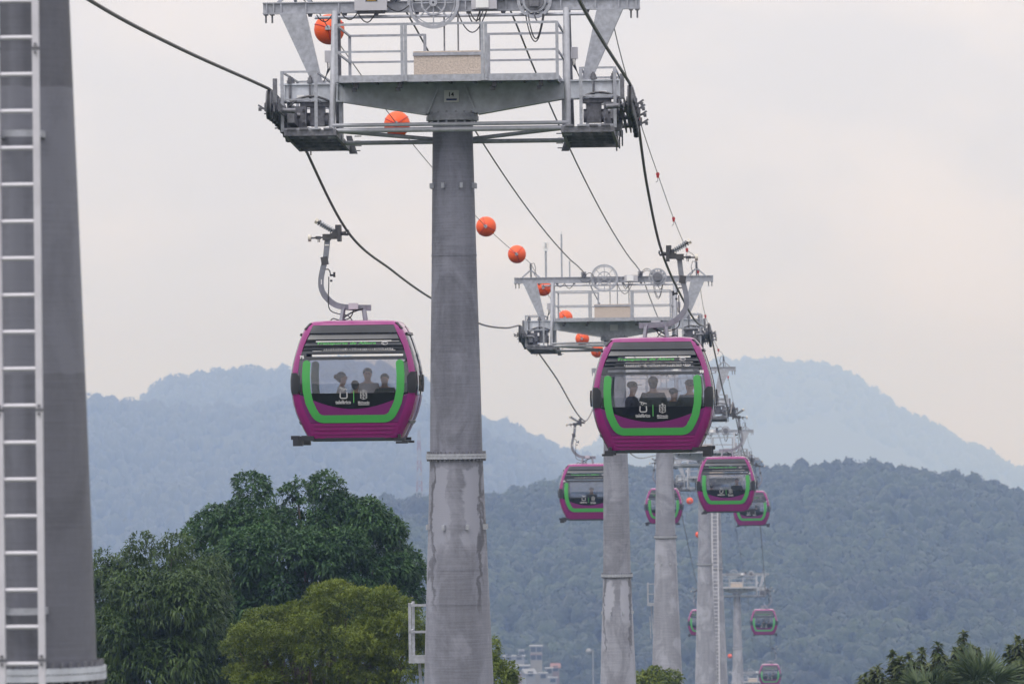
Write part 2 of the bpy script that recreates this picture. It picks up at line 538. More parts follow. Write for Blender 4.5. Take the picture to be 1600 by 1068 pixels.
    def mesh(s, name, m, angle=38):
        me = bpy.data.meshes.new(name)
        me.from_pydata(s.v, [], s.f)
        me.validate()
        if m is not None:
            me.materials.append(m)
        me.polygons.foreach_set('use_smooth', [True] * len(me.polygons))
        import bmesh
        bm = bmesh.new(); bm.from_mesh(me)
        bmesh.ops.recalc_face_normals(bm, faces=bm.faces)
        bm.to_mesh(me); bm.free()
        me.set_sharp_from_angle(angle=R(angle))
        return me
    def build(s, name, m, parent=None, loc=None, angle=38):
        o = bpy.data.objects.new(name, s.mesh(name, m, angle))
        COL.objects.link(o)
        o.parent = parent
        if loc is not None:
            o.location = loc
        return o

def empty(name, loc=(0, 0, 0), rz=0.0):
    o = bpy.data.objects.new(name, None)
    o.empty_display_size = 0.3
    COL.objects.link(o)
    o.location = loc
    o.rotation_euler.z = rz
    return o

def tag(o, label=None, cat=None, group=None, kind=None):
    for k, v in (('label', label), ('category', cat), ('group', group), ('kind', kind)):
        if v:
            o[k] = v
    return o

def kids(o):
    return [c for c in KIDS.get(o.name, [])] if False else list(o.children)

def copy_tree(o, parent=None, skip=()):
    c = o.copy()
    COL.objects.link(c)
    c.parent = parent
    for ch in list(o.children):
        if ch.name.split('.')[0] in skip:
            continue
        copy_tree(ch, c, skip)
    return c

def np_mesh(name, verts, faces, m, parent=None, smooth=False):
    """Mesh object from numpy arrays: verts (n,3), faces (k, 3 or 4)."""
    me = bpy.data.meshes.new(name)
    k = faces.shape[1]
    me.vertices.add(len(verts))
    me.vertices.foreach_set('co', np.asarray(verts, dtype=np.float32).ravel())
    me.loops.add(faces.size)
    me.loops.foreach_set('vertex_index', faces.astype(np.int32).ravel())
    me.polygons.add(len(faces))
    me.polygons.foreach_set('loop_start', np.arange(0, faces.size, k, dtype=np.int32))
    me.update(calc_edges=True)
    me.polygons.foreach_set('use_smooth', np.full(len(faces), smooth, dtype=bool))
    me.materials.append(m)
    o = bpy.data.objects.new(name, me)
    COL.objects.link(o)
    o.parent = parent
    return o

def text_mesh(txt, width=None, height=None, shear=0.0, res=2, bold=0.0):
    """Flat lettering as (x, z) points and faces, centred on the origin."""
    cu = bpy.data.curves.new('lettering', 'FONT')
    cu.body = txt
    cu.size = 1.0
    cu.shear = shear
    cu.resolution_u = res
    cu.offset = bold
    o = bpy.data.objects.new('lettering', cu)
    COL.objects.link(o)
    dg = bpy.context.evaluated_depsgraph_get()
    me = o.evaluated_get(dg).to_mesh()
    pts = np.array([v.co[:2] for v in me.vertices])
    fs_ = [tuple(p.vertices) for p in me.polygons]
    o.evaluated_get(dg).to_mesh_clear()
    bpy.data.objects.remove(o)
    bpy.data.curves.remove(cu)
    lo, hi = pts.min(0), pts.max(0)
    pts = pts - (lo + hi) / 2
    sx = width / (hi[0] - lo[0]) if width else None
    sy = height / (hi[1] - lo[1]) if height else sx
    sx = sx or sy
    return pts * np.array([sx, sy]), fs_

def catmull(nodes, step):
    """Points along a curve through nodes (tuples whose first entry is the running coordinate)."""
    outp = []
    for i in range(len(nodes) - 1):
        p0, p1, p2, p3 = nodes[max(i - 1, 0)], nodes[i], nodes[i + 1], nodes[min(i + 2, len(nodes) - 1)]
        x1, x2 = p1[0], p2[0]
        m1 = (p2[1] - p0[1]) / (p2[0] - p0[0]) if p2[0] != p0[0] else 0
        m2 = (p3[1] - p1[1]) / (p3[0] - p1[0]) if p3[0] != p1[0] else 0
        n = max(1, int((x2 - x1) / step))
        for k in range(n):
            t = k / n
            h = x2 - x1
            z = (2 * t**3 - 3 * t**2 + 1) * p1[1] + (t**3 - 2 * t**2 + t) * h * m1 + (-2 * t**3 + 3 * t**2) * p2[1] + (t**3 - t**2) * h * m2
            outp.append((x1 + t * h, z))
    outp.append(nodes[-1])
    return outp

# ------------------------------------------------------------------ the line: a straight plan, towers down the valley
LX, LS = -5.767, 0.0492
TH = math.atan(LS)
def line_pt(d, u=0.0, z=0.0):
    return Vector((LX + LS * d + u * math.cos(TH), d - u * math.sin(TH), z))

GROUND_NODES = [(-400, -9), (0, -11.5), (43, -13), (98, -14), (187, -16.5), (258, -19), (370, -23), (423, -27), (573, -40), (773, -58), (1100, -72), (1450, -86), (2200, -102), (9200, -160), (12000, -215)]
def ground_z(y):
    return float(np.interp(y, [g[0] for g in GROUND_NODES], [g[1] for g in GROUND_NODES]))

# distance, height of the pole top, depth of the flange below it
TOWERS = [
    (98.4, 4.86, -5.87), (186.7, 1.90, -7.78), (257.7, -0.75, -5.65), (370.0, -4.30, -6.7),
    (423.0, -6.70, -6.2), (573.0, -20.0, -5.5), (773.0, -39.6, -6.0)]

# ------------------------------------------------------------------ ground
def make_ground():
    xs = np.concatenate([np.linspace(-3800, -300, 18), np.linspace(-250, 350, 25), np.linspace(400, 3900, 18)])
    ys = np.concatenate([np.linspace(-380, 1100, 60), np.linspace(1150, 10600, 50)])
    v, f = [], []
    for y in ys:
        for x in xs:
            v.append((x, y, ground_z(y) + 0.5 * math.sin(x * 0.05) * math.sin(y * 0.037)))
    n = len(xs)
    for j in range(len(ys) - 1):
        for i in range(n - 1):
            f.append((j * n + i, j * n + i + 1, (j + 1) * n + i + 1, (j + 1) * n + i))
    o = np_mesh('ground', np.array(v), np.array(f), M['ground'], smooth=True)
    tag(o, kind='structure')
make_ground()

# ------------------------------------------------------------------ tower head (origin: centre of the pole top)
SHEAVE_C = 0.42 - 0.27
def train_z(y):                       # rope line over the sheave train
    return 0.42 - 0.0156 * (y + 2.0) ** 2

def make_tower():
    root = empty('cableway_tower')
    S, SL, SA, SD, IR = M['steel'], M['steel_light'], M['steel_arm'], M['steel_dark'], M['iron']
    # crossarm
    a = MB()
    a.prism([(-2.96, .57), (-2.96, .30), (-1.9, .30), (-.46, .06), (.46, .06), (1.9, .30), (2.96, .30), (2.96, .57)], -.16, .16)
    a.b2(-2.98, 2.98, -.20, .20, .572, .60)
    for s in (-1, 1):
        a.beam((s * 2.98, 0, .285), (s * 1.9, 0, .285), .40, .026)
        a.beam((s * 1.9, 0, .283), (s * .45, 0, .04), .40, .026)
        for x in (1.98, 2.44, 2.9):
            a.b2(s * x - .012, s * x + .012, -.195, .195, .302, .568)
    for s in (-1, 1):                # stiffeners at the middle
        a.beam((s * .42, -.185, .05), (s * .21, -.185, .55), .09, .03)
    arm = a.build('crossarm', SA, root)
    sg = MB().b2(-.13, .13, -.225, -.212, .235, .445).build('number_plate', M['sign'], arm)
    fl = MB()
    fl.ring((0, 0, 0), .30, .455, -.075, .0, 24, 'Z')
    fl.ring((0, 0, 0), .25, .44, .003, .052, 24, 'Z')
    for i in range(16):
        t = 2 * math.pi * (i + .5) / 16
        fl.cyl((.41 * math.cos(t), .41 * math.sin(t), -.115), (.41 * math.cos(t), .41 * math.sin(t), .085), .018, n=6)
    fl.build('head_flange', S, root)
    # deck: gratings, toe boards
    d = MB()
    d.b2(-1.86, 1.86, -1.46, 1.46, .605, .635)
    for x in np.linspace(-1.7, 1.7, 9):
        d.b2(x - .02, x + .02, -1.45, 1.45, .555, .603)
    deck = d.build('deck', SD, root)
    for s in (-1, 1):
        MB().b2(-1.88, 1.88, s * 1.475 - .012, s * 1.475 + .012, .53, .65).build('toe_board', S, root)
        MB().b2(s * 1.875 - .012, s * 1.875 + .012, -1.46, 1.46, .53, .65).build('toe_board', S, root)
    br = MB()
    for x in (-1.58, -.83, .79, 1.58):
        for y in (-1.3, 1.3):
            br.b2(x - .02, x + .05, y - .1, y + .1, .44, .548)
            br.b2(x - .06, x + .02, y - .03, y + .03, .38, .45)
    tag(br.build('deck_bracket', IR, root), kind='stuff')
    # guard rails
    for y in (-1.5, 1.5):
        for x in ((-1.885, -.76, -.70, .61, .67, 1.885) if y < 0 else (-1.885, -.56, .56, 1.885)):
            MB().b2(x - .026, x + .026, y - .018, y + .018, .54, 1.53).build('rail_post', S, root)
        segs = [(-1.885, 1.885)] if y < 0 else [(-1.885, -.56), (.56, 1.885)]
        for x0, x1 in segs:
            MB().beam((x0, y, 1.515), (x1, y, 1.515), .035, .04).build('hand_rail', S, root)
        for x0, x1 in [(-1.885, -.70), (.67, 1.885)] if y < 0 else [(-1.885, -.56), (.56, 1.885)]:
            MB().beam((x0, y, 1.05), (x1, y, 1.05), .03, .035).build('mid_rail', S, root)
    for s in (-1, 1):
        for z, nm in ((1.515, 'hand_rail'), (1.05, 'mid_rail')):
            MB().beam((s * 1.885, -1.48, z), (s * 1.885, 1.48, z), .03, .035).build(nm, S, root)
    # storage box
    b = MB()
    b.b2(-.62, .55, -.62, .62, .64, 1.02)
    box = b.build('storage_box', M['beige'], root)
    MB().b2(-.635, .565, -.64, .64, 1.022, 1.075).build('lid_frame', S, box)
    MB().b2(-.625, .555, -.63, .63, 1.077, 1.10).build('lid', M['beige'], box)
    # lifting frame
    t = MB()
    t.b2(-3.27, 3.27, -.07, .07, 1.815, 1.835)
    t.b2(-3.27, 3.27, -.07, .07, 1.995, 2.015)
    t.b2(-3.265, 3.265, -.03, .03, 1.837, 1.993)
    for x in (-3.2, -3.08, -2.95, -2.52, -1.95, -1.2, -.75, .25, .95, 1.9, 2.5, 2.9, 3.05, 3.2):
        t.b2(x - .012, x + .012, -.068, .068, 1.838, 1.992)
    beam = t.build('lifting_beam', S, root)
    bt = MB()
    for s in (-1, 1):
        for x in (3.11, 3.22):
            bt.cyl((s * x, 0, 1.66), (s * x, 0, 1.83), .016, n=6)
            bt.b2(s * x - .035, s * x + .035, -.09, .09, 1.795, 1.812)
    for x in (-2.84, -2.45, -1.85, -1.3, -.6, .3, .9, 1.6, 2.35, 2.75):
        bt.cyl((x, 0, 1.76), (x, 0, 1.812), .03, .045, n=6)
    tag(bt.build('hanging_bolt', SD, beam), kind='stuff')
    for s in (-1, 1):
        g = MB().prism([(s * 2.97, 1.812), (s * 2.52, 1.812), (s * 2.25, .605), (s * 2.42, .605)], -.11, .11)
        g.b2(s * 2.2, s * 2.47, -.16, .16, .602, .625)
        g.build('tapered_leg', S, root)
        c = MB().b2(s * 2.13 - .06, s * 2.13 + .06, -.2, -.1, .96, 1.16).build('junction_box', M['cabinet'], root)
        cc = MB()
        for k in range(3):
            cc.tube([(s * (2.15 - .03 * k), -.15, .96), (s * (2.14 - .02 * k), -.15, .85), (s * 2.17, -.13, .74), (s * 2.22, -.12, .62)], .009, 5)
        tag(cc.build('cable', M['cable'], c), kind='stuff')
        p = MB()
        for dx, dy in ((.36, 0), (-.36, 0)):
            p.beam((s * 2.72 + dx * .8, 0, 2.01), (s * 2.72 + dx * .12, 0, 2.22), .06, .05)
        p.beam((s * 2.72, .25, 2.01), (s * 2.72, .03, 2.22), .05, .05)
        p.b2(s * 2.72 - .07, s * 2.72 + .07, -.06, .06, 2.2, 2.24)
        st = p.build('wire_stand', S, root)
        q = MB().cyl((s * 2.72, 0, 2.24), (s * 2.72, 0, 2.47), .03, n=8)
        for k in range(4):
            q.cyl((s * 2.72, 0, 2.27 + k * .05), (s * 2.72, 0, 2.285 + k * .05), .05, n=10)
        q.build('insulator', SD, st)
        cb = MB().tube([(s * 2.72, 0, 2.47), (s * 2.60, -.05, 2.48), (s * 2.55, -.08, 2.3), (s * 2.6, -.1, 2.1), (s * 2.52, -.1, 2.02)], .011, 5)
        cb.build('cable', M['cable'], st)
    MB().tube([(-2.36, -.14, 1.735), (2.38, -.14, 1.735)], .028, 8).build('conduit', S, root)
    for x in (.12, -.12, .5):
        MB().cyl((x, -.1, 1.1), (x, -.1, 1.82), .014, n=6).build('conduit', SD, root)
    # wheels on the beam
    wh = MB()
    wx, wz, wy = -.30, 1.965, -.16
    wh.ring((wx, wy, wz), .395, .45, -.035, .035, 40)
    wh.ring((wx, wy, wz), .36, .378, -.02, .02, 40)
    wh.ring((wx, wy, wz), .19, .22, -.02, .02, 28)
    wh.ring((wx, wy, wz), .02, .07, -.05, .06, 14)
    for k in range(8):
        t_ = math.pi / 4 * k
        wh.beam((wx + .06 * math.cos(t_), wy, wz + .06 * math.sin(t_)), (wx + .40 * math.cos(t_), wy, wz + .40 * math.sin(t_)), .022, .022)
    wh.build('spoked_wheel', S, root)
    wx = 1.45
    dr = MB()
    dr.ring((wx, -.2, wz), .245, .30, -.05, .05, 36)
    dr.ring((wx, -.2, wz), .165, .205, -.05, .05, 28)
    for k in range(12):
        t_ = math.pi / 6 * k
        dr.beam((wx + .19 * math.cos(t_), -.2, wz + .19 * math.sin(t_)), (wx + .25 * math.cos(t_), -.2, wz + .25 * math.sin(t_)), .022, .08)
    drum = dr.build('cable_drum', S, root)
    mo = MB().cyl((wx, -.27, wz), (wx, .02, wz), .162, n=20)
    mo.b2(wx - .08, wx + .08, -.33, -.275, wz - .10, wz + .09)
    mo.build('motor', SD, drum)
    for x0, x1, nm in ((.36, .80, 'control_box'),):
        c = MB().b2(x0, x1, -.24, -.08, 1.84, 2.05).build(nm, M['cabinet'], root)
        MB().b2(x0 + .08, x0 + .3, -.262, -.242, 1.86, 2.03).build('cover', M['sign'], c)
    def loop(x0, x1, dep, z0=1.80, y=-.2, r=.011):
        pts = []
        for k in range(13):
            u = k / 12
            pts.append((x0 + (x1 - x0) * u, y - .03 * math.sin(u * 9), z0 - dep * (1 - (2 * u - 1) ** 2)))
        MB().tube(pts, r, 5).build('hanging_cable', M['cable'], root)
    loop(.12, .62, .36); loop(.3, .5, .2, y=-.16); loop(.34, .56, .16, y=-.24)
    loop(1.30, 1.62, .46, 1.72, -.27); loop(1.34, 1.60, .43, 1.74, -.24); loop(1.45, 1.62, .14, 1.72, -.25)
    loop(-2.32, -2.05, .12, 1.78); loop(-1.9, -1.6, .13, 1.82); loop(-1.6, -1.3, .16, 1.80); loop(-1.1, -.72, .1, 1.92)
    loop(-.95, -.62, -.16, 1.98); loop(.85, 1.35, -.26, 2.0); loop(.9, 1.3, -.18, 2.02)
    # rope saddles on the beam for the two upper cables
    for x in (-.98, .88):
        c = MB().b2(x - .07, x + .07, -.16, .16, 2.016, 2.06)
        c.cyl((x - .05, 0, 2.11), (x + .05, 0, 2.11), .07, n=14)
        c.b2(x - .08, x - .06, -.08, .08, 2.05, 2.18); c.b2(x + .06, x + .08, -.08, .08, 2.05, 2.18)
        c.build('saddle', SD, root)
    # vertical tubes and lower ties
    for s in (-1, 1):
        for y, r in ((-.78, .055), (.78, .055)):
            MB().cyl((s * 2.03, y, -.30), (s * 2.0, y * .35, 1.83), r, n=14).build('frame_tube', SL if y < 0 else SD, root)
            n = MB().box((s * 2.03, y, -.30), (.13, .16, .17))
            n.cyl((s * 2.03, y - .10, -.30), (s * 2.03, y + .1, -.30), .05, n=12)
            n.build('node_block', S, root)
    MB().cyl((-2.03, -.78, -.165), (2.03, -.78, -.165), .034, n=10).build('tie_tube', SL, root)
    MB().cyl((-2.03, -.78, -.255), (2.03, -.78, -.255), .044, n=10).build('tie_tube', SL, root)
    MB().cyl((-2.03, .78, -.40), (2.03, .78, -.40), .04, n=10).build('tie_tube', S, root)
    for s in (-1, 1):
        MB().cyl((s * 2.03, -.70, -.25), (s * .30, .25, -.38), .036, n=10).build('tie_tube', S, root)
    # maintenance baskets
    for s in (-1, 1):
        for x in (2.27, 2.85):
            for y in (-1.15, 1.9):
                MB().b2(s * x - .027, s * x + .027, y - .02, y + .02, -.28 - .03 * (y > 0), .76).build('basket_post', S, root)
        for y in (-1.15, 1.9):
            for z, th in ((.745, .035), (.27, .03), (-.25, .07)):
                MB().b2(s * 2.30, s * 2.82, y - .016, y + .016, z - th / 2, z + th / 2).build('basket_rail', S, root)
        for x in (2.27, 2.85):
            for z in (.745, .27):
                MB().beam((s * x, -1.12, z), (s * x, 1.87, z), .028, .032).build('basket_rail', S, root)
        # tilted walkway of planks under the sheaves
        wk = MB()
        YE = 1.9
        zf = lambda y: -.30 - .045 * (y + 1.2)
        for x in (1.95, 2.80):
            wk.beam((s * x, -1.2, zf(-1.2)), (s * x, YE, zf(YE)), .05, .10)
        for k in range(6):
            y = -1.15 + k * .6
            wk.b2(s * 1.97, s * 2.78, y - .03, y + .03, zf(y) - .05, zf(y) + .05)
        w_o = wk.build('walkway', SD, root)
        for k in range(4):
            x = 2.07 + k * .205
            MB().beam((s * x, -1.22, zf(-1.22) + .065), (s * x, YE - .02 - (.55 if k == 3 else 0), zf(YE) + .065), .145, .028).build('plank', (SD, S, SD, SD)[k], w_o)
        ep = MB().prism([(s * 1.90, zf(YE) + .22), (s * 2.0, zf(YE) + .22), (s * 1.94, zf(YE) - .10), (s * 1.80, zf(YE) - .10)], YE, YE + .06)
        for k in range(4):
            ep.cyl((s * 1.84, YE - .1, zf(YE) - .05 + k * .085), (s * (1.74 - .02 * (k % 2)), YE - .1, zf(YE) - .05 + k * .085), .011, n=6)
        ep.build('end_plate', SD, w_o)
        for x in (1.93, 2.83):
            MB().b2(s * x - .03, s * x + .03, -.12, .12, -.38, .285).build('walkway_hanger', S, root)
    # sheave trains
    for s in (-1, 1):
        gx = s * 3.07 + .06
        inn = -s                       # direction towards the pole
        tr = MB()
        for y0, y1 in ((-2.05, -.05), (.05, 2.05)):
            z0, z1 = train_z(y0) - .32, train_z(y1) - .32
            for k in (.10, .18):
                tr.beam((gx + inn * k, y0, z0), (gx + inn * k, y1, z1), .025, .15)
        tr.beam((gx + inn * .30, -1.1, train_z(-1.1) - .42), (gx + inn * .30, 1.1, train_z(1.1) - .40), .12, .22)
        for y in (-1.55, -.55, .55, 1.55):
            tr.cyl((gx + inn * .05, y, train_z(y) - .34), (gx + inn * .42, y, train_z(y) - .36), .045, n=10)
        train = tr.build('sheave_train', SD, root)
        for i in range(8):
            y = -1.8 + i * .515
            z = train_z(y) - .265
            r_ = MB()
            r_.ring((gx, y, z), .10, .215, -.030, .030, 26, 'X')
            r_.ring((gx, y, z), .217, .250, -.045, .045, 26, 'X')
            sh = r_.build('sheave', SD, train)
            rb = MB().ring((gx, y, z), .2165, .258, -.022, .022, 26, 'X')
            rb.build('liner', M['rubber'], sh)
            h = MB().cyl((gx - .07, y, z), (gx + .07, y, z), .055, n=12)
            for k in (-1, 1):
                h.ring((gx + k * .036, y, z), .08, .19, -.004, .004, 18, 'X')
            h.build('hub', SD, sh)
        ct = MB()                     # rope catchers and switches on the outer side
        for y in (-1.5, -.5, .5, 1.5):
            z = train_z(y) - .32
            ct.b2(gx - inn * .08, gx - inn * .11, y - .08, y + .08, z - .04, z + .10)
            ct.beam((gx - inn * .07, y, z + .02), (gx - inn * .21, y - .03, z + .0), .035, .025)
            if y < -1 or s > 0:
                ct.beam((gx - inn * .11, y, z), (gx - inn * .22, y - .02, z + .07), .025, .03)
                ct.box((gx - inn * .19, y, z + .0), (.05, .07, .06))
        for y in (-2.1, 2.1):
            ct.b2(gx + inn * .09, gx + inn * .16, y - .05, y + .05, train_z(y) - .25, train_z(y) + .16)
        tag(ct.build('rope_catcher', SD, train), kind='stuff')
        # hanging bracket and its gear
        hb = MB()
        hb.b2(gx + inn * .38, gx + inn * .88, -.17, .17, .20, .272)
        hb.b2(gx + inn * .55, gx + inn * .80, -.13, .13, -.14, .20)
        hb.b2(gx + inn * .18, gx + inn * .50, -.34, -.12, -.17, .20)
        hb.cyl((gx + inn * .20, 0, -.02), (gx + inn * .86, 0, -.02), .12, n=14)
        hb.prism([(gx + inn * .18, -.17), (gx + inn * .55, -.17), (gx + inn * .62, -.27), (gx + inn * .22, -.29)], -.38, .2)
        hb.build('hanger_bracket', SD, root)
        gb = MB()
        for dx, dz in ((.22, -.10), (.22, .12), (.46, -.10), (.46, .12)):
            gb.cyl((gx + inn * dx, -.37, dz), (gx + inn * dx, -.33, dz), .026, n=8)
        ar = [(gx + inn * (.22 + .70 * k / 10), -.22, .275 + .10 * math.sin(math.pi * k / 10)) for k in range(11)]
        gb.tube(ar, .022, 6)
        gb.tube([(gx + inn * .05, -.3, .05), (gx + inn * .20, -.36, .18), (gx + inn * .34, -.35, .30)], .014, 5)
        for k in range(7):
            gb.cyl((gx + inn * (.24 + .06 * (k % 4)), .4 + .3 * k, -.2), (gx + inn * (.24 + .06 * (k % 4)), .4 + .3 * k, -.36 - .03 * k), .014, n=5)
        tag(gb.build('bracket_bolt', IR, root), kind='stuff')
        ub = MB()
        for x in (2.45, 2.80):
            for y in (-.18, .18):
                ub.cyl((s * x, y, .29), (s * x, y, .73), .022, n=8)
                ub.cyl((s * x, y, .602), (s * x, y, .655), .055, n=6)
                ub.cyl((s * x, y, .657), (s * x, y, .70), .04, n=6)
        ub.b2(s * 2.38, s * 2.88, -.24, .24, .272, .284)
        tag(ub.build('clamp_bolt', SD, root), kind='stuff')
        lb = MB().b2(s * 2.62 - .06, s * 2.62 + .06, -.215, -.18, .34, .40)
        lb.build('label_plate', M['sign'], root)
    return root, sg, arm

def pole_profile(z0, r0, z1, taper, n=2):
    return [(r0 + (r1_ * taper), z0 - r1_) for r1_ in np.linspace(0, z0 - z1, n)]

def add_pole(root, H, zf, mats, r_top=.345, r_fl=.46, t_low=.036, lugs=True, seg=40):
    """Pole of two bolted shells under a tower whose base is the root's origin; H is the height of the pole top."""
    up = MB().lathe([(r_fl - .004, H + zf), (r_fl - .03, H + zf + 1.6), ((r_top + r_fl) / 2 - .004, H + zf / 2), (r_top, H - .078)], seg)
    u = up.build('upper_shell', mats[0], root)
    rb = r_fl + t_low * (H + zf)
    lo = MB().lathe([(rb + .0, -.3), (r_fl + t_low * 4, H + zf - 4), (r_fl, H + zf - .06)], seg)
    l = lo.build('lower_shell', mats[1], root)
    f = MB().ring((0, 0, H + zf), r_fl - .02, r_fl + .062, -.045, -.003, seg, 'Z')
    f.ring((0, 0, H + zf), r_fl - .02, r_fl + .062, .003, .042, seg, 'Z')
    fo = f.build('flange', M['steel'], root)
    b = MB()
    nb = 36
    for i in range(nb):
        t = 2 * math.pi * i / nb
        x, y = (r_fl + .034) * math.cos(t), (r_fl + .034) * math.sin(t)
        b.cyl((x, y, H + zf - .085), (x, y, H + zf + .085), .017, n=6)
    tag(b.build('bolt_ring', M['steel_dark'], fo), kind='stuff')
    for zz, par in ((-2.4, u), (zf / 1.45, u), (zf - 1.95, l), (zf - 2.55, l)):
        r_ = (r_top + (r_fl - r_top) * (zz / zf)) if par is u else r_fl + (zf - zz) * t_low
        MB().ring((0, 0, H + zz), r_ - .02, r_ + .0035, -.012, .012, seg, 'Z').build('weld_seam', mats[0] if par is u else mats[1], par)
    if lugs:
        for zz, par in ((-1.2, u), (zf - 1.22, l)):
            r_ = (r_top + (r_fl - r_top) * (zz / zf)) if par is u else r_fl + 1.22 * t_low
            for i in range(8):
                t = math.pi / 8 + math.pi / 4 * i
                q = Matrix.Rotation(t, 3, 'Z')
                m_ = MB().box(q @ Vector((r_ + .02, 0, 0)) + Vector((0, 0, H + zz)), (.075, .05, .09), q)
                m_.build('lug', M['steel'], par)
    return u, l, fo

tower0, plate0, arm0 = make_tower()
HEAD_PARTS = list(tower0.children)
T_LABELS = [
    'nearest complete grey cableway tower with the 14 plate, its whole pole in view',
    'second complete cableway tower, crossarm behind the nearest purple cabin with round wheels on top',
    'third cableway tower, its pole right of the second tower below the near right cabin',
    'fourth cableway tower whose pale pole stands just left of the tall white ladder',
    'cableway tower with a tall pale ladder up its near face, partly behind another pole',
    'small hazy cableway tower low on the right with its platform below the skyline',
    'farthest cableway tower, only its head showing at the bottom edge of the valley']
towers = []
def place_tower(i):
    d, zt, zf = TOWERS[i]
    base = line_pt(d, -.06)
    gz = ground_z(d)
    H = zt - gz
    root = tower0 if i == 0 else copy_tree(tower0)
    root.location = (base.x, base.y, gz)
    root.rotation_euler.z = -TH
    for c in root.children:
        c.location.z = H
    tag(root, T_LABELS[i], 'cableway tower', 'towers along the cable car line')
    towers.append((root, H, zf))
for i in range(len(TOWERS)):
    place_tower(i)
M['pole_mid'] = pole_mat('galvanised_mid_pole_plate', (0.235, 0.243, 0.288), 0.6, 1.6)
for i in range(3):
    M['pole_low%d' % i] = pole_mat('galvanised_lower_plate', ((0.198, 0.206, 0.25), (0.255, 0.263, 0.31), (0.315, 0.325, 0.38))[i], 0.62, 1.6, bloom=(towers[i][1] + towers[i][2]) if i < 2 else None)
for i, (root, H, zf) in enumerate(towers):
    if i > 0:
        # the second set of copies keeps only the head; poles are made to each tower's own height
        pass
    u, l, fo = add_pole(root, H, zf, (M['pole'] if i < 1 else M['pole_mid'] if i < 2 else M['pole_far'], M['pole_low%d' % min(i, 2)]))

def flat_text(parent, txt, c, w_, h_, m, name, shear=0.0, y=0.0, bold=0.0):
    p, f = text_mesh(txt, w_, h_, shear, bold=bold)
    b = MB().add([(c[0] + x, y, c[1] + z) for x, z in p], f)
    return b.build(name, m, parent)

# number plate lettering on the nearest tower, its warning cabinet
root, H, zf = towers[0]
pl = [c for c in root.children if c.name.startswith('crossarm')][0]
flat_text(pl, '14', (0, .372), .085, .075, M['ink'], 'plate_number', y=-.2285, bold=.02)
MB().b2(-.09, .09, -.2295, -.2265, .268, .30).build('plate_bar', M['navy'], pl)
c = MB().b2(-1.66, -1.10, -.26, -.08, 1.84, 2.30).build('warning_cabinet', M['cabinet'], root, (0, 0, H))
MB().prism([(-1.475, 1.995), (-1.255, 1.995), (-1.365, 2.19)], -.266, -.262).build('warning_triangle', M['ink'], c)
MB().prism([(-1.448, 2.01), (-1.282, 2.01), (-1.365, 2.158)], -.272, -.268).build('triangle_face', M['yellow'], c)
MB().prism([(-1.355, 2.035), (-1.378, 2.075), (-1.36, 2.075), (-1.372, 2.12), (-1.345, 2.068), (-1.362, 2.068)], -.278, -.274).build('lightning_mark', M['ink'], c)
MB().b2(-1.62, -1.14, -.25, -.1, 1.79, 1.838).build('cable_gland', M['cable'], c)

def landing(root, H, z, side=-1):
    """Small access landing on the far side of the pole."""
    r_ = .56
    o = MB().b2(-.86, -.30, .05, .95, H + z, H + z + .03)
    ld = o.build('landing', M['steel'], root)
    for y in (.05, .93):
        MB().b2(-.865, -.815, y - .02, y + .02, H + z, H + z + 1.02).build('landing_post', M['steel'], ld)
    for zz in (.98, .52):
        MB().b2(-.86, -.30, .03, .07, H + z + zz - .02, H + z + zz + .02).build('landing_rail', M['steel'], ld)
        MB().b2(-.86, -.82, .05, .93, H + z + zz - .02, H + z + zz + .02).build('landing_rail', M['steel'], ld)
    MB().b2(-.865, -.30, .02, .045, H + z - .02, H + z + .12).build('toe_board', M['steel'], ld)
    k = MB().beam((-.70, .3, H + z - .02), (-.62, .3, H + z - 1.3), .05, .05)
    k.beam((-.76, .3, H + z - .5), (-.72, .3, H + z - 1.5), .04, .04)
    k.build('bracket', M['steel'], ld)
landing(towers[0][0], towers[0][1], -9.42)
landing(towers[2][0], towers[2][1], -8.75)

# masts on the second tower's beam
root, H, zf = towers[1]
m_ = MB().cyl((-2.22, 0, 2.0), (-2.22, 0, 2.88), .035, n=10)
mast = m_.build('sensor_mast', M['steel'], root, (0, 0, H))
sn = MB().b2(-2.30, -2.14, -.06, .06, 2.88, 2.98)
for k in range(3):
    sn.cyl((-2.22, 0, 3.02 + .06 * k), (-2.22, 0, 3.035 + .06 * k), .11, n=16)
sn.cyl((-2.22, 0, 2.98), (-2.22, 0, 3.17), .03, n=8)
sn.build('sensor', M['sign'], mast)
m_ = MB().cyl((-1.70, 0, 2.0), (-1.70, 0, 3.42), .028, n=10)
mast = m_.build('lamp_mast', M['steel'], root, (0, 0, H))
MB().cyl((-1.70, 0, 3.42), (-1.70, 0, 3.52), .022, n=8).build('mast_tip', M['white'], mast)
MB().cyl((-1.44, 0, 2.0), (-1.44, 0, 2.55), .022, n=8).build('short_mast', M['steel'], root, (0, 0, H))

def ladder(root, x, y, z0, z1, wd, m, step=.273, rail=.045, rung=.032, each=True):
    lo = MB()
    lad = None
    for s in (-1, 1):
        o = MB().b2(x + s * wd / 2 - rail / 2, x + s * wd / 2 + rail / 2, y - .03, y + .03, z0, z1).build('ladder_rail', m, root)
        lad = lad or o
    n = int((z1 - z0) / step)
    base = MB().cyl((x - wd / 2, y, 0), (x + wd / 2, y, 0), rung / 2, n=8)
    if each:
        me = base.mesh('rung', m)
        for k in range(n):
            o = bpy.data.objects.new('rung', me); COL.objects.link(o); o.parent = root
            o.location = (0, 0, z0 + .1 + k * step)
    else:
        b = MB()
        for k in range(n):
            z = z0 + .1 + k * step
            b.cyl((x - wd / 2, y, z), (x + wd / 2, y, z), rung / 2, n=5, caps=False)
        tag(b.build('rungs', m, root), kind='stuff')

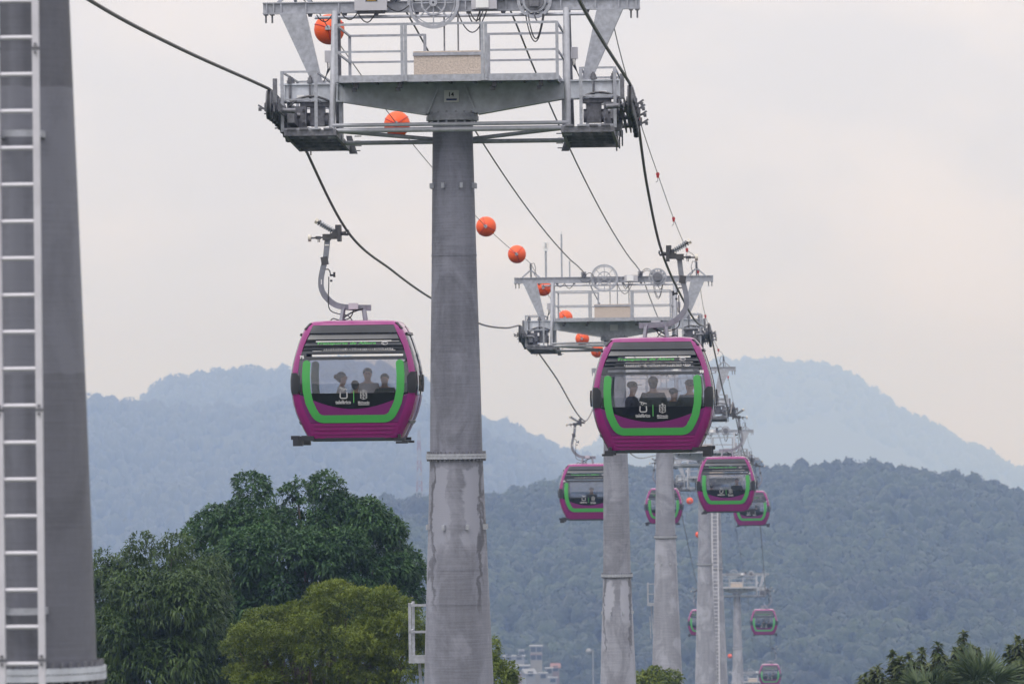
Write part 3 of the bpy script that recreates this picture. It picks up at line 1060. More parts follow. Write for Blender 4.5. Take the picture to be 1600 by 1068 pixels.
# near tower at the left edge: only its pole and ladder reach into the frame
T0D = 42.9
g0 = ground_z(T0D)
p_ = at(44, 534, T0D)
t0 = empty('cableway_tower', (p_.x, T0D, g0), -TH)
tag(t0, 'blurred grey tower pole filling the left edge with a white ladder', 'cableway tower', 'towers along the cable car line')
H0 = 5.6 - g0
zfl = -2.03 - 5.6
up = MB().lathe([(.492, H0 + zfl), (.462, H0 + zfl + 1.1), (.398, H0 + zfl + 3.2), (.338, H0 + zfl + 5.05), (.30, H0)], 56)
u0 = up.build('upper_shell', M['pole_near'], t0)
lo = MB().lathe([(.80, -.3), (.495, H0 + zfl - .05)], 56)
lo.build('lower_shell', M['pole_near'], t0)
f = MB().ring((0, 0, H0 + zfl), .46, .562, -.052, -.003, 56, 'Z').ring((0, 0, H0 + zfl), .46, .562, .003, .045, 56, 'Z')
fo = f.build('flange', M['steel_arm'], t0)
b = MB()
for i in range(44):
    t = 2 * math.pi * i / 44
    b.cyl((.53 * math.cos(t), .53 * math.sin(t), H0 + zfl - .09), (.53 * math.cos(t), .53 * math.sin(t), H0 + zfl + .09), .016, n=6)
tag(b.build('bolt_ring', M['steel_dark'], fo), kind='stuff')
LAX = .026
ladder(t0, LAX, -.70, H0 - 9.0, H0 - .3, .295, M['ladder'], rail=.048, rung=.034)
for z in (H0 - 3.6, H0 - 7.15):
    q = MB()
    for s in (-1, 1):
        q.beam((LAX + s * .15, -.70, z), (LAX + s * .15, -.3, z), .03, .05)
    q.b2(LAX - .155, LAX + .155, -.66, -.63, z - .025, z + .025)
    q.build('ladder_bracket', M['steel'], t0)
for yy in (85, 640, 1024):
    z = at(35, yy, T0D).z - g0
    q = MB()
    for s in (-1, 1):
        q.b2(LAX + s * .1475 - .027, LAX + s * .1475 + .027, -.735, -.665, z - .012, z + .012)
        q.cyl((LAX + s * .1475, -.745, z - .03), (LAX + s * .1475, -.73, z - .03), .012, n=6)
        q.cyl((LAX + s * .1475, -.745, z + .03), (LAX + s * .1475, -.73, z + .03), .012, n=6)
    tag(q.build('rail_joint', M['steel_dark'], t0), kind='stuff')

# long ladder on the fifth tower
root, H, zf = towers[4]
ladder(root, -.05, -1.02, 2.0, H - 1.0, .42, M['ladder'], step=.28, rail=.09, rung=.05, each=False)
for z in np.arange(4, H - 1, 3.2):
    q = MB()
    for s in (-1, 1):
        q.beam((-.05 + s * .2, -1.0, z), (-.05 + s * .2, -.3, z), .05, .08)
    q.build('ladder_bracket', M['ladder'], root)

# ------------------------------------------------------------------ ropes and wires
def rope_nodes(mid):
    """(d, z) nodes of a haul rope: over every sheave train, and through the given points between towers."""
    n = []
    for d, zt, zf in TOWERS:
        for y in (-2.0, -.7, .7, 2.0):
            n.append((d + y, zt + train_z(y)))
    return sorted(n + mid)
LEFT_MID = [(-80, 9.5), (20, 6.6), (38, 5.75), (43, 5.62), (50, 5.36), (72, 5.08), (82, 5.11), (113, 3.37), (126, 2.83), (139.4, 2.45), (161, 2.09), (176, 2.14),
            (212, .75), (241, -1.04), (314, -3.3), (396, -4.9), (475, -12.6), (523, -17.8), (635, -27.4), (700, -33.5), (900, -47), (1100, -52)]
RIGHT_MID = [(-80, 9.5), (20, 6.6), (38, 5.75), (43, 5.62), (50, 5.36), (72, 5.12), (82, 5.14), (106.8, 4.0), (118.4, 3.02), (143.6, 2.33), (161, 2.06), (176, 2.12),
             (222, .1), (243.5, -.82), (314, -3.3), (386, -4.65), (475, -12.6), (523, -17.8), (635, -28.1), (700, -34), (900, -47), (1100, -52)]
RL, RR = rope_nodes(LEFT_MID), rope_nodes(RIGHT_MID)
def z_on(nodes, d):
    pts = catmull(nodes, .5)
    return float(np.interp(d, [p[0] for p in pts], [p[1] for p in pts]))
HG = 3.07
def make_rope(name, nodes, u, r, m, label, cat='cable', group=None, step=1.2, n=7):
    path = [line_pt(d, u(d) if callable(u) else u, z) for d, z in catmull(nodes, step)]
    o = MB().tube(path, r, n).build(name, m)
    return tag(o, label, cat, group)
make_rope('haul_rope', RL, -HG, .027, M['rope'], 'thick steel haul rope carrying the left-hand line of purple cabins', 'rope', 'haul ropes of the cable car')
make_rope('haul_rope', RR, HG, .027, M['rope'], 'thick steel haul rope carrying the right-hand line of purple cabins', 'rope', 'haul ropes of the cable car')

def head_nodes(dz, sag):
    """Nodes of a wire that runs from tower head to tower head at height dz above the pole top."""
    hs = [(42.9, 5.6 + dz)] + [(d, zt + dz) for d, zt, zf in TOWERS]
    n = [(-60, hs[0][1] + 3)]
    for (d0, z0), (d1, z1) in zip(hs, hs[1:]):
        n.append((d0, z0))
        for k in range(1, 8):
            t = k / 8
            n.append((d0 + (d1 - d0) * t, z0 + (z1 - z0) * t - 4 * sag * ((d1 - d0) / 90) ** 2 * t * (1 - t)))
    n.append(hs[-1])
    n.append((1000, hs[-1][1] - 9))
    return n
for u, lb in ((-.98, 'left of the two dark cables running from beam to beam between the ropes'), (.88, 'right of the two dark cables running from beam to beam between the ropes')):
    make_rope('carrier_cable', head_nodes(2.17, .55), u - .06, .018, M['wire'], lb, 'cable', 'upper cables on the beams', 4, 6)

WL = [(-60, 11), (42.9, 8.2), (98.4, 7.34), (105.8, 6.88), (123.8, 5.97), (142, 5.3), (159.6, 4.79), (177.4, 4.45), (186.7, 4.37), (196, 3.75), (214.7, 2.97), (232, 2.35), (249.7, 1.97), (257.7, 1.72),
      (310, -.9), (370, -1.83), (400, -3.6), (423, -4.23), (468, -8.7), (508, -12.46), (573, -17.5), (660, -27), (741, -34), (773, -37), (1000, -46)]
make_rope('marker_wire', WL, -2.78, .0095, M['wire'], 'thin wire on the left strung through the orange balls', 'wire', None, 3, 5)
WR = [(-60, 11), (42.9, 8.2), (98.4, 7.34), (100.3, 6.65), (117.2, 5.75), (133.7, 5.19), (151.2, 4.69), (170, 4.35), (186.7, 4.37), (200, 3.1), (222, 2.3), (240, 1.9), (257.7, 1.72),
      (310, -.9), (370, -1.83), (400, -3.6), (423, -4.23), (500, -10.5), (573, -17.5), (773, -37), (1000, -46)]
make_rope('marker_wire', WR, 2.66, .0095, M['wire'], 'thin wire on the right hung with small red markers', 'wire', None, 3, 5)

# orange warning balls
def make_ball():
    root = empty('warning_ball')
    r = .285
    prof = [(r * math.sin(math.pi * k / 18), -r * math.cos(math.pi * k / 18)) for k in range(19)]
    prof[0] = (.004, -r); prof[-1] = (.004, r)
    b = MB().lathe(prof, 32)
    b.v = [(x, z, y) for x, y, z in b.v]
    sh = b.build('shell', M['orange'], root, angle=60)
    s = MB()
    for a in (25, 160, 280):
        pts = []
        for k in range(1, 18):
            t = math.pi * k / 18
            pts.append(((r + .002) * math.sin(t) * math.cos(R(a)), -(r + .002) * math.cos(t), (r + .002) * math.sin(t) * math.sin(R(a))))
        s.tube(pts, .011, 5)
    s.build('seam', M['red'], root)
    c = MB().cyl((0, -r - .04, 0), (0, -r + .03, 0), .045, n=10)
    c.box((.0, -r - .03, -.02), (.10, .05, .05))
    c.cyl((0, r - .03, 0), (0, r + .04, 0), .045, n=10)
    c.build('clamp', M['steel'], root)
    return root
ball0 = make_ball()
BALLS = [(105.8, 'nearest and largest orange ball, behind the tall tube of the nearest tower head'),
         (123.8, 'orange ball under the left crossarm of the nearest tower, crossed by grey tubes'),
         (159.6, 'orange ball just right of the nearest pole, clear against the sky'),
         (177.4, 'orange ball just left of and above the second tower beam, before its insulator'),
         (196.0, 'orange ball behind the left tapered leg of the second tower'),
         (214.7, 'orange ball peeping over the left deck edge of the second tower'),
         (232.0, 'orange ball under the left crossarm of the second tower'),
         (249.7, 'orange ball against the roof corner of the near right purple cabin'),
         (468.0, 'small orange ball between the third pole and the cabin in front of the fourth pole'),
         (508.0, 'tiny orange ball half hidden by the left edge of the fourth pole'),
         (741.0, 'tiny faded orange ball low beside the long ladder')]
for i, (d, lb) in enumerate(BALLS):
    o = ball0 if i == 0 else copy_tree(ball0)
    o.location = line_pt(d, -2.78, z_on(WL, d))
    slope = (z_on(WL, d + 1) - z_on(WL, d - 1)) / 2
    o.rotation_euler = (math.atan(slope), rnd.uniform(0, 6.28) if i > 8 else (.0, 2.2, .9, 4.0, 1.3, 3.0, 5.1, .4, 1.9)[i], -TH)
    o.rotation_mode = 'XYZ'
    tag(o, lb, 'marker ball', 'orange balls on the left wire')

# red wire markers
mk = empty('wire_marker')
MB().cyl((0, -.06, 0), (0, .06, 0), .045, n=8).box((0, 0, -.05), (.06, .08, .07)).build('body', M['red'], mk)
MB().tube([(0, 0, -.08), (.0, .0, -.16), (-.05, 0, -.19)], .009, 5).build('hook', M['steel_dark'], mk)
MK = [(100.3, 'red wire marker beside the right beam end of the nearest tower'), (117.2, 'red wire marker beside the right sheaves of the nearest tower'),
      (133.7, 'red wire marker alone on the wire, highest of those in the open sky'), (151.2, 'red wire marker alone on the wire just above the second tower'),
      (170.0, 'red wire marker beside the spring of the near right cabin grip'), (190.0, 'red wire marker just below the right beam end of the second tower'),
      (205.0, 'red wire marker beside the right sheaves of the second tower'), (222.0, 'red wire marker in the gap under the second tower sheaves'),
      (240.0, 'red wire marker just above the third tower insulator'), (275.0, 'small red wire marker beyond the third tower')]
for i, (d, lb) in enumerate(MK):
    o = mk if i == 0 else copy_tree(mk)
    o.location = line_pt(d, 2.66, z_on(WR, d))
    o.rotation_euler.z = -TH
    tag(o, lb, 'wire marker', 'red markers on the right wire')

# ------------------------------------------------------------------ gondola cabin (origin: middle of the floor, front towards -y, hanger over -x)
WZ = [(0, .935), (.07, .965), (.2, 1.03), (.5, 1.165), (.75, 1.232), (1.0, 1.27), (1.17, 1.278), (1.35, 1.265), (1.55, 1.232), (1.72, 1.19), (2.0, 1.105), (2.17, 1.04), (2.3, .965), (2.36, .91), (2.385, .86)]
XE = [(0, .79), (.07, .80), (.33, .86), (.6, .98), (.95, 1.09), (1.3, 1.105), (1.63, 1.06), (1.9, .985), (2.17, .865), (2.32, .80), (2.385, .76)]
NE = 9.0
def wz(z): return float(np.interp(z, [a for a, b in WZ], [b for a, b in WZ]))
def xe(z): return float(np.interp(z, [a for a, b in XE], [b for a, b in XE]))
def lz(z): return 1.06 * math.sqrt(wz(z) / 1.278)
def FR(x, z):
    return -lz(z) * (1 - min(.9995, abs(x) / wz(z)) ** NE) ** (1 / NE)
def SX(y, z):
    return wz(z) * (1 - min(.9995, abs(y) / lz(z)) ** NE) ** (1 / NE)
OUT = lambda p: Vector((p.x, p.y, 0))
def zs_(z0, z1, step=.06):
    n = max(2, int((z1 - z0) / step) + 1)
    return np.linspace(z0, z1, n)
def fpatch(z0, z1, off=0.0, th=.03, nx=17, xl=None, xr=None):
    """Patch of the front surface between two heights, from xl(z) to xr(z)."""
    xl = xl or (lambda z: -xe(z)); xr = xr or (lambda z: xe(z))
    grid = []
    for z in zs_(z0, z1):
        a, b = xl(z), xr(z)
        grid.append([(a + (b - a) * k / (nx - 1), FR(a + (b - a) * k / (nx - 1), z) - off, z) for k in range(nx)])
    return MB().sheet(grid, th, lambda p: Vector((0, -1, 0)))
def stroke(path, w_, off=.012, th=.008, round_=True, nw=5):
    """Band of width w_ along a path of (x, z) points, laid on the front surface."""
    grid = []
    m = len(path)
    pts = [Vector((p[0], p[1])) for p in path]
    cum = 0
    for i, p in enumerate(pts):
        d = pts[min(i + 1, m - 1)] - pts[max(i - 1, 0)]
        d.normalize()
        nrm = Vector((-d.y, d.x))
        hw = w_ / 2
        if round_:
            e_ = min((p - pts[0]).length, (p - pts[-1]).length)
            if e_ < w_ / 2:
                hw = math.sqrt(max(1e-5, (w_ / 2) ** 2 - (w_ / 2 - e_) ** 2))
        row = []
        for k in range(nw):
            q = p + nrm * (hw * (2 * k / (nw - 1) - 1))
            row.append((q.x, FR(q.x, q.y) - off, q.y))
        grid.append(row)
    return MB().sheet(grid, th, lambda p: Vector((0, -1, 0)))
def pillar(z0, z1, sx, sy, off=0.0, th=.045, na=12, ys=.87, xf=None):
    grid = []
    for z in zs_(z0, z1, .08):
        w_, l_ = wz(z), lz(z)
        cx = (xf(z) if xf else xe(z)) / w_
        cx = min(cx, .97)
        Y0 = (1 - cx ** NE) ** (1 / NE)
        X1 = (1 - ys ** NE) ** (1 / NE)
        a0, a1 = math.atan2(Y0, cx), math.atan2(ys, X1)
        row = []
        for k in range(na):
            a = a0 + (a1 - a0) * k / (na - 1)
            r_ = (abs(math.cos(a)) ** NE + abs(math.sin(a)) ** NE) ** (-1 / NE)
            x, y = r_ * math.cos(a) * w_, r_ * math.sin(a) * l_
            nx_, ny_ = x / w_, y / l_
            ln = math.hypot(nx_, ny_)
            row.append((sx * (x + off * nx_ / ln), sy * (y + off * ny_ / ln), z))
        grid.append(row)
    return MB().sheet(grid, th, OUT)
def spatch(z0, z1, y0, y1, s, off=0.0, th=.03, ny=13):
    """Patch of a side surface between fractions y0..y1 of the half length."""
    grid = []
    for z in zs_(z0, z1, .08):
        l_ = lz(z)
        grid.append([(s * (SX((y0 + (y1 - y0) * k / (ny - 1)) * l_, z) + off), (y0 + (y1 - y0) * k / (ny - 1)) * l_, z) for k in range(ny)])
    return MB().sheet(grid, th, lambda p: Vector((s, 0, 0)))
def on_front(pts, fs_, c, off):
    v = [(c[0] + x, FR(c[0] + x, c[1] + z) - off, c[1] + z) for x, z in pts]
    return MB().add(v, fs_)

def arc(c, r, a0, a1, n=8):
    return [(c[0] + r * math.cos(R(a0 + (a1 - a0) * k / n)), c[1] + r * math.sin(R(a0 + (a1 - a0) * k / n))) for k in range(n + 1)]
def dense(path, st=.03):
    o = []
    for (x0, z0), (x1, z1) in zip(path, path[1:]):
        n = max(1, int(math.hypot(x1 - x0, z1 - z0) / st))
        o += [(x0 + (x1 - x0) * k / n, z0 + (z1 - z0) * k / n) for k in range(n)]
    return o + [path[-1]]

def make_cabin():
    root = empty('gondola_cabin')
    P, K = M['pink'], M['black']
    # frame of the shell
    for sx in (-1, 1):
        for sy in (-1, 1):
            p = pillar(.02, 2.385, sx, sy).build('corner_pillar', P, root)
            pillar(.07, 2.36, sx, sy, off=-.048, th=.02).build('pillar_lining', M['charcoal'], p)
            pillar(.93, 1.36, sx, sy, off=.022, th=.03, xf=lambda z: 1.05 + (.07 if z > 1.3 else .035 if z < .98 else 0)).build('corner_bumper', K, root)
            pillar(2.25, 2.375, sx, sy, off=.03, th=.02, na=6, ys=.86, xf=lambda z: wz(z) - .07).build('roof_corner_guard', K, root)
    # roof: domed rings closing on the middle
    ring = []
    for kz, kr in ((2.37, 1.0), (2.395, .965), (2.41, .90), (2.425, .7), (2.432, .35), (2.434, .05)):
        row = []
        for k in range(49):
            a = 2 * math.pi * k / 48
            r_ = (abs(math.cos(a)) ** NE + abs(math.sin(a)) ** NE) ** (-1 / NE)
            row.append((r_ * math.cos(a) * wz(2.37) * kr, r_ * math.sin(a) * lz(2.37) * kr, kz))
        ring.append(row)
    MB().sheet(ring, .03, lambda p: Vector((0, 0, 1))).build('roof', P, root)
    fl = []
    for kz, kr in ((.03, 1.0), (-.02, .985), (-.045, .9), (-.045, .05)):
        row = []
        for k in range(49):
            a = 2 * math.pi * k / 48
            r_ = (abs(math.cos(a)) ** NE + abs(math.sin(a)) ** NE) ** (-1 / NE)
            row.append((r_ * math.cos(a) * (wz(0) + .004) * kr, r_ * math.sin(a) * (lz(0) + .004) * kr, kz))
        fl.append(row)
    MB().sheet(fl, .02, lambda p: Vector((0, 0, -1))).build('floor_sill', M['charcoal'], root)
    # the two end walls
    def ends(fn, name, m, parent=root):
        mb = fn()
        a = mb.build(name, m, parent)
        b = mb.turned().build(name, m, parent)
        return a, b
    ends(lambda: fpatch(2.325, 2.385, 0, .04), 'roof_edge', P)
    ends(lambda: fpatch(2.165, 2.318, -.006, .03), 'upper_panel', M['charcoal'])
    lou = [(2.035, 2.158, .012, 'slat'), (1.912, 1.982, .02, 'slat'), (1.838, 1.878, .012, 'slat')]
    for z0, z1, off, m in lou:
        mb = MB()
        grid = []
        for z, o_ in ((z1, -.05), ((z0 + z1) / 2, -.015), (z0, off)):
            grid.append([(x, FR(x * .985, z) - o_, z) for x in np.linspace(-xe(z) + .02, xe(z) - .02, 15)])
        mb.sheet(grid, .02, lambda p: Vector((0, -1, 0)))
        sl = mb.build('louvre_slat', M['slat'], root)
        mb.turned().build('louvre_slat', M['slat'], root)
        eb = MB()
        for s in (-1, 1):
            x = s * (xe(z0) - .09)
            eb.b2(x - .08, x + .08, FR(x, z0) + .01, FR(x, z0) + .07, z0 - .045, z0 + .005)
        eb.build('slat_end', K, sl)
    ends(lambda: fpatch(1.748, 1.795, 0, .03), 'header_band', M['charcoal'])
    ends(lambda: fpatch(1.63, 1.684, 0, .03), 'window_header', M['charcoal'])
    for s in (-1, 1):
        ends(lambda: fpatch(1.684, 1.748, 0, .03, 4, xl=lambda z: -xe(z) if s < 0 else .99, xr=lambda z: -.93 if s < 0 else xe(z)), 'header_joint', M['charcoal'])
    zsm = lambda s: .615 + .31 * s * s
    def gridst(z_lo, z_hi, off, th, nt_=9, ns=21):
        grid = []
        for i in range(nt_):
            t = i / (nt_ - 1)
            row = []
            for k in range(ns):
                s = -1 + 2 * k / (ns - 1)
                z = z_lo(s) + (z_hi(s) - z_lo(s)) * t
                x = s * xe(z)
                row.append((x, FR(x, z) - off, z))
            grid.append(row)
        return MB().sheet(grid, th, lambda p: Vector((0, -1, 0)))
    ga, gb = ends(lambda: fpatch(.945, 1.625, 0, .012), 'window_pane', M['glass'])
    la, lb_ = ends(lambda: gridst(zsm, lambda s: .94, 0, .012), 'lower_pane', M['glass_low'])
    pa, pb = ends(lambda: gridst(lambda s: .335, lambda s: zsm(s) - .003, 0, .03), 'purple_panel', M['purple'])
    ends(lambda: fpatch(.02, .33, -.004, .03), 'skirt_panel', P)
    for z in (.27, .185, .10):
        ends(lambda: fpatch(z, z + .03, .012, .03, xl=lambda q: -xe(q) + .06, xr=lambda q: xe(q) - .06), 'skirt_rib', P)
    up = dense([(-.915, 1.615), (-.935, 1.3), (-.925, 1.0), (-.875, .75), (-.80, .575)] )
    path = up + arc((-.58, .625), .215, 192, 270)[1:] + dense([(-.57, .41), (.57, .41)])[1:] + arc((.58, .625), .215, 270, 348)[1:] + [(-x, z) for x, z in reversed(up)]
    ends(lambda: stroke(path, .155), 'green_stripe', M['green'])
    # print on the end walls: words, marks
    def print_on(pts, fs_, c, m, name, off=.006, turned=True, parent=None):
        mb = on_front(pts, fs_, c, off)
        o = mb.build(name, m, parent or root)
        if turned:
            mb.turned().build(name, m, parent or root)
        return o
    p, f = text_mesh('Transporte de Altura', 1.17, .066, .25, bold=.02)
    print_on(p, f, (-.13, 1.946), M['greentext'], 'route_lettering', .045)
    el = MB()
    def strip(path2, w_, closed=False):
        pts, fs_ = [], []
        m = len(path2)
        for i, q in enumerate(path2):
            q = Vector(q)
            d = Vector(path2[(i + 1) % m] if closed else path2[min(i + 1, m - 1)]) - Vector(path2[i - 1] if closed or i > 0 else path2[0])
            d.normalize()
            n_ = Vector((-d.y, d.x)) * w_ / 2
            pts += [tuple(q - n_), tuple(q + n_)]
        for i in range(m if closed else m - 1):
            j = (i + 1) % m
            fs_.append((2 * i, 2 * i + 1, 2 * j + 1, 2 * j))
        return pts, fs_
    def merge(*ps):
        P_, F_ = [], []
        for p_, f_ in ps:
            o_ = len(P_)
            P_ += [tuple(x) for x in p_]
            F_ += [tuple(i + o_ for i in g) for g in f_]
        return P_, F_
    e1 = strip([(.06 * math.cos(a), .030 * math.sin(a)) for a in np.linspace(0, 2 * math.pi, 20, endpoint=False)], .014, True)
    e2 = strip([(.035 * math.cos(a), .022 * math.sin(a) + .002) for a in np.linspace(.6, 4.6, 10)], .012)
    p, f = merge(e1, e2)
    print_on(p, f, (.625, 1.946), M['decal'], 'oval_mark', .045)
    tk = []
    x = -.58
    r2 = random.Random(3)
    while x < .78:
        ww = r2.choice((.012, .018, .03, .014))
        h0 = r2.choice((.0, .006, .012))
        tk.append(([(x, -.022), (x + ww, -.022), (x + ww + .006, .018 - h0), (x + .006, .018 - h0)], [(0, 1, 2, 3)]))
        x += ww + r2.choice((.012, .016, .022))
    p, f = merge(*tk)
    print_on(p, f, (0, 1.832), M['decal'], 'clipped_lettering', .018)
    tb = text_mesh('teleférico', .305, .08, bold=.03)
    print_on(tb[0], tb[1], (-.205, .755), M['decal'], 'brand_lettering')
    ic = merge(strip([(-.072, .06), (-.078, -.02)] + arc((-.042, -.045), .036, 180, 270, 4) + arc((.042, -.045), .036, 270, 360, 4) + [(.078, -.02), (.072, .06)], .026),
               strip([(-.085, .165), (.085, .115)], .02), strip([(-.03, .145), (-.052, .11), (-.01, .085), (.03, .128)], .018))
    print_on([(x * .88, z * .88) for x, z in ic[0]], ic[1], (-.195, .905), M['decal'], 'cabin_icon')
    dv = ([(-.006, -.12), (.006, -.12), (.006, .12), (-.006, .12)], [(0, 1, 2, 3)])
    print_on(dv[0], dv[1], (.005, .86), M['greentext'], 'divider_mark')
    mt = text_mesh('Michoacán', .225, .055, bold=.03)
    print_on(mt[0], mt[1], (.20, .745), M['decal'], 'state_lettering')
    ln = ([(-.11, -.008), (.11, -.008), (.11, .008), (-.11, .008)], [(0, 1, 2, 3)])
    print_on(ln[0], ln[1], (.20, .70), M['decal'], 'underline_mark')
    sh = merge(strip([(-.068, .085), (.068, .085), (.068, -.075), (0, -.10), (-.068, -.075)], .016, True), strip([(-.068, .0), (.068, .0)], .012), strip([(0, .085), (0, -.09)], .012),
               strip([(-.05, .06), (-.02, .02)], .016), strip([(.02, .06), (.05, .02)], .016), strip([(-.05, -.03), (-.02, -.06)], .014), strip([(.02, -.03), (.05, -.05)], .014),
               strip([(-.018, .108), (.018, .108)], .03))
    print_on([(x * .9, z * .9) for x, z in sh[0]], sh[1], (.20, .90), M['decal'], 'crest_mark')
    # sides: doors, panes
    for s in (-1, 1):
        spatch(2.15, 2.375, -.865, .865, s).build('side_top_panel', P, root)
        spatch(.02, .88, -.865, .865, s).build('side_panel', P, root)
        spatch(.885, 2.145, -.865, -.02, s, -.004, .012).build('side_pane', M['glass'], root)
        spatch(.885, 2.145, .02, .865, s, -.004, .012).build('side_pane', M['glass'], root)
        spatch(.05, 2.3, -.018, .018, s, .008, .03, 3).build('door_seal', K, root)
        spatch(.95, 1.30, -.12, .12, s, .05, .03, 4).build('door_guard', K, root)
        spatch(2.12, 2.17, -.8, .8, s, .03, .04).build('door_track', K, root)
        spatch(.30, .36, -.8, .8, s, .02, .03).build('door_track', M['steel_dark'], root)
    # inside
    MB().b2(-.9, .9, -.85, .85, .04, .07).build('cabin_floor', M['charcoal'], root)
    for s in (-1, 1):
        b = MB().b2(-.86, .86, s * .40, s * .86, .43, .49)
        b.b2(-.86, .86, s * .80, s * .86, .49, .93)
        b.b2(-.80, -.74, s * .44, s * .5, .07, .43).b2(.74, .80, s * .44, s * .5, .07, .43)
        b.build('bench', M['bench'], root)
    MB().b2(-.04, .04, -.5, .5, 2.30, 2.36).build('ceiling_lamp', M['charcoal'], root)
    # guide arm and skid under the floor
    g = MB().b2(-1.20, -.80, -.95, -.83, -.02, .07)
    g.b2(-1.21, -1.02, -1.02, -.80, -.13, -.0).b2(-1.25, -1.08, -.99, -.85, .0, .08)
    g.build('guide_arm', K, root)
    g = MB().b2(-1.2, -.80, .83, .95, -.02, .07)
    g.b2(-1.21, -1.02, .80, 1.02, -.13, 0)
    g.build('guide_arm', K, root)
    for sy in (-1, 1):
        MB().b2(.78, 1.00, sy * .86, sy * .98, -.05, .015).b2(.82, 1.06, sy * .84, sy * 1.0, -.10, -.055).b2(.86, .92, sy * .88, sy * .96, -.05, .09).build('foot_bracket', K, root)
    # hanger and grip
    hp = [(-.565, 4.06), (-.585, 3.85), (-.61, 3.66), (-.665, 3.45), (-.70, 3.27), (-.70, 3.10), (-.66, 2.98), (-.59, 2.88), (-.50, 2.795), (-.40, 2.735), (-.27, 2.70), (-.10, 2.685), (.29, 2.675)]
    hpts = catmull_xy(hp, 4)
    grid = MB()
    n = len(hpts)
    q = []
    for i, p in enumerate(hpts):
        d = (Vector(hpts[min(i + 1, n - 1)]) - Vector(hpts[max(i - 1, 0)])).normalized()
        nr = Vector((-d.y, d.x)) * (.052 if i < n * .5 else .058)
        q.append([(p[0] - nr.x, -.06, p[1] - nr.y), (p[0] + nr.x, -.06, p[1] + nr.y), (p[0] + nr.x, .06, p[1] + nr.y), (p[0] - nr.x, .06, p[1] - nr.y)])
    vs_ = [v for r_ in q for v in r_]
    fs_ = []
    for i in range(n - 1):
        for k in range(4):
            k2 = (k + 1) % 4
            fs_.append((i * 4 + k, i * 4 + k2, (i + 1) * 4 + k2, (i + 1) * 4 + k))
    fs_ += [(0, 1, 2, 3), tuple((n - 1) * 4 + k for k in (3, 2, 1, 0))]
    h = MB().add(vs_, fs_).build('hanger', M['hanger'], root)
    MB().box((-.625, 0, 3.62), (.135, .14, .16), Matrix.Rotation(-.16, 3, 'Y')).build('collar', M['iron'], h)
    MB().box((-.572, -.066, 3.93), (.085, .01, .025)).box((-.69, -.066, 3.2), (.02, .01, .1)).build('hanger_mark', M['white'], h)
    for x0, x1 in ((-.26, -.30), (.14, .18)):
        lg = MB()
        for y in (-.14, .14):
            lg.beam((x0, y * .4, 2.68), (x1, y, 2.40), .065, .05)
        lg.cyl((x0, -.09, 2.69), (x0, .09, 2.69), .045, n=10)
        lg.build('hanger_leg', M['hanger'], root)
    MB().b2(-.15, .04, -.14, -.065, 2.65, 2.77).build('hanger_box', M['cabinet'], h)
    lc = MB()
    lc.tube([(-.56, -.07, 3.46), (-.52, -.09, 3.42), (-.50, -.09, 3.33)], .012, 5)
    lc.b2(-.52, -.43, -.10, -.06, 3.31, 3.35).b2(-.45, -.41, -.11, -.05, 3.29, 3.39).b2(-.515, -.47, -.1, -.06, 3.20, 3.24)
    lc.tube([(-.61, -.07, 3.45), (-.55, -.08, 3.45)], .012, 5)
    lc.build('door_cable_lever', K, h)
    cb = MB()
    cb.tube([(x, -.08, z) for x, z in catmull_xy([(-.54, 3.3), (-.545, 3.1), (-.555, 2.75), (-.50, 2.62), (-.35, 2.56), (-.18, 2.53), (-.1, 2.45), (-.06, 2.41)], 3)], .011, 5)
    cb.tube([(x, -.1, z) for x, z in catmull_xy([(.14, 2.66), (-.05, 2.60), (-.2, 2.52), (-.3, 2.43)], 3)], .016, 5)
    cb.tube([(x, -.1, z) for x, z in catmull_xy([(-.06, 2.64), (-.08, 2.55), (-.16, 2.46), (-.35, 2.44), (-.46, 2.47), (-.52, 2.42)], 3)], .012, 5)
    cb.build('door_cable', M['cable'], h)
    gr = MB()
    gr.b2(-.655, -.50, -.11, .11, 4.03, 4.15).b2(-.505, -.36, -.10, .10, 4.05, 4.17)
    gr.prism([(-.47, 4.17), (-.36, 4.17), (-.37, 4.25), (-.44, 4.24)], -.07, .07)
    gr.tube([(-.89, 0, 4.075), (-.65, 0, 4.085)], .02, 6)
    gr.b2(-.80, -.70, -.04, .04, 4.05, 4.11).b2(-.76, -.745, -.02, .02, 3.99, 4.06).b2(-.73, -.715, -.02, .02, 3.99, 4.06)
    gr.build('grip_body', M['iron'], root)
    gj = MB().b2(-.40, -.29, -.14, .14, 4.24, 4.33)
    gj.b2(-.36, -.29, -.16, .16, 4.0, 4.25)
    gj.cyl((-.30, 0, 4.15), (-.19, 0, 4.175), .04, n=10)
    gj.prism([(-.25, 4.12), (-.16, 4.115), (-.13, 4.17), (-.14, 4.23), (-.165, 4.215), (-.16, 4.165), (-.19, 4.15), (-.25, 4.16)], -.13, .13)
    gj.build('grip_jaw', M['iron'], root)
    MB().cyl((-.95, 0, 4.075), (-.89, 0, 4.075), .068, n=16).build('guide_roller', M['wheel'], root)
    sp = []
    a_, b_ = Vector((-.71, 0, 4.37)), Vector((-.45, 0, 4.215))
    ax = (b_ - a_).normalized()
    sd = Vector((0, 1, 0)); up_ = ax.cross(sd)
    for k in range(97):
        t = k / 96
        an = 2 * math.pi * 6.5 * t
        sp.append(a_ + (b_ - a_) * t + (sd * math.cos(an) + up_ * math.sin(an)) * .052)
    so = MB().tube(sp, .012, 5).build('grip_spring', M['spring'], root)
    rd = MB().cyl(a_ - ax * .06, b_ + ax * .08, .026, n=8)
    rd.cyl(a_ - ax * .005, a_ - ax * .03, .06, n=12)
    rd.build('spring_rod', M['iron'], so)
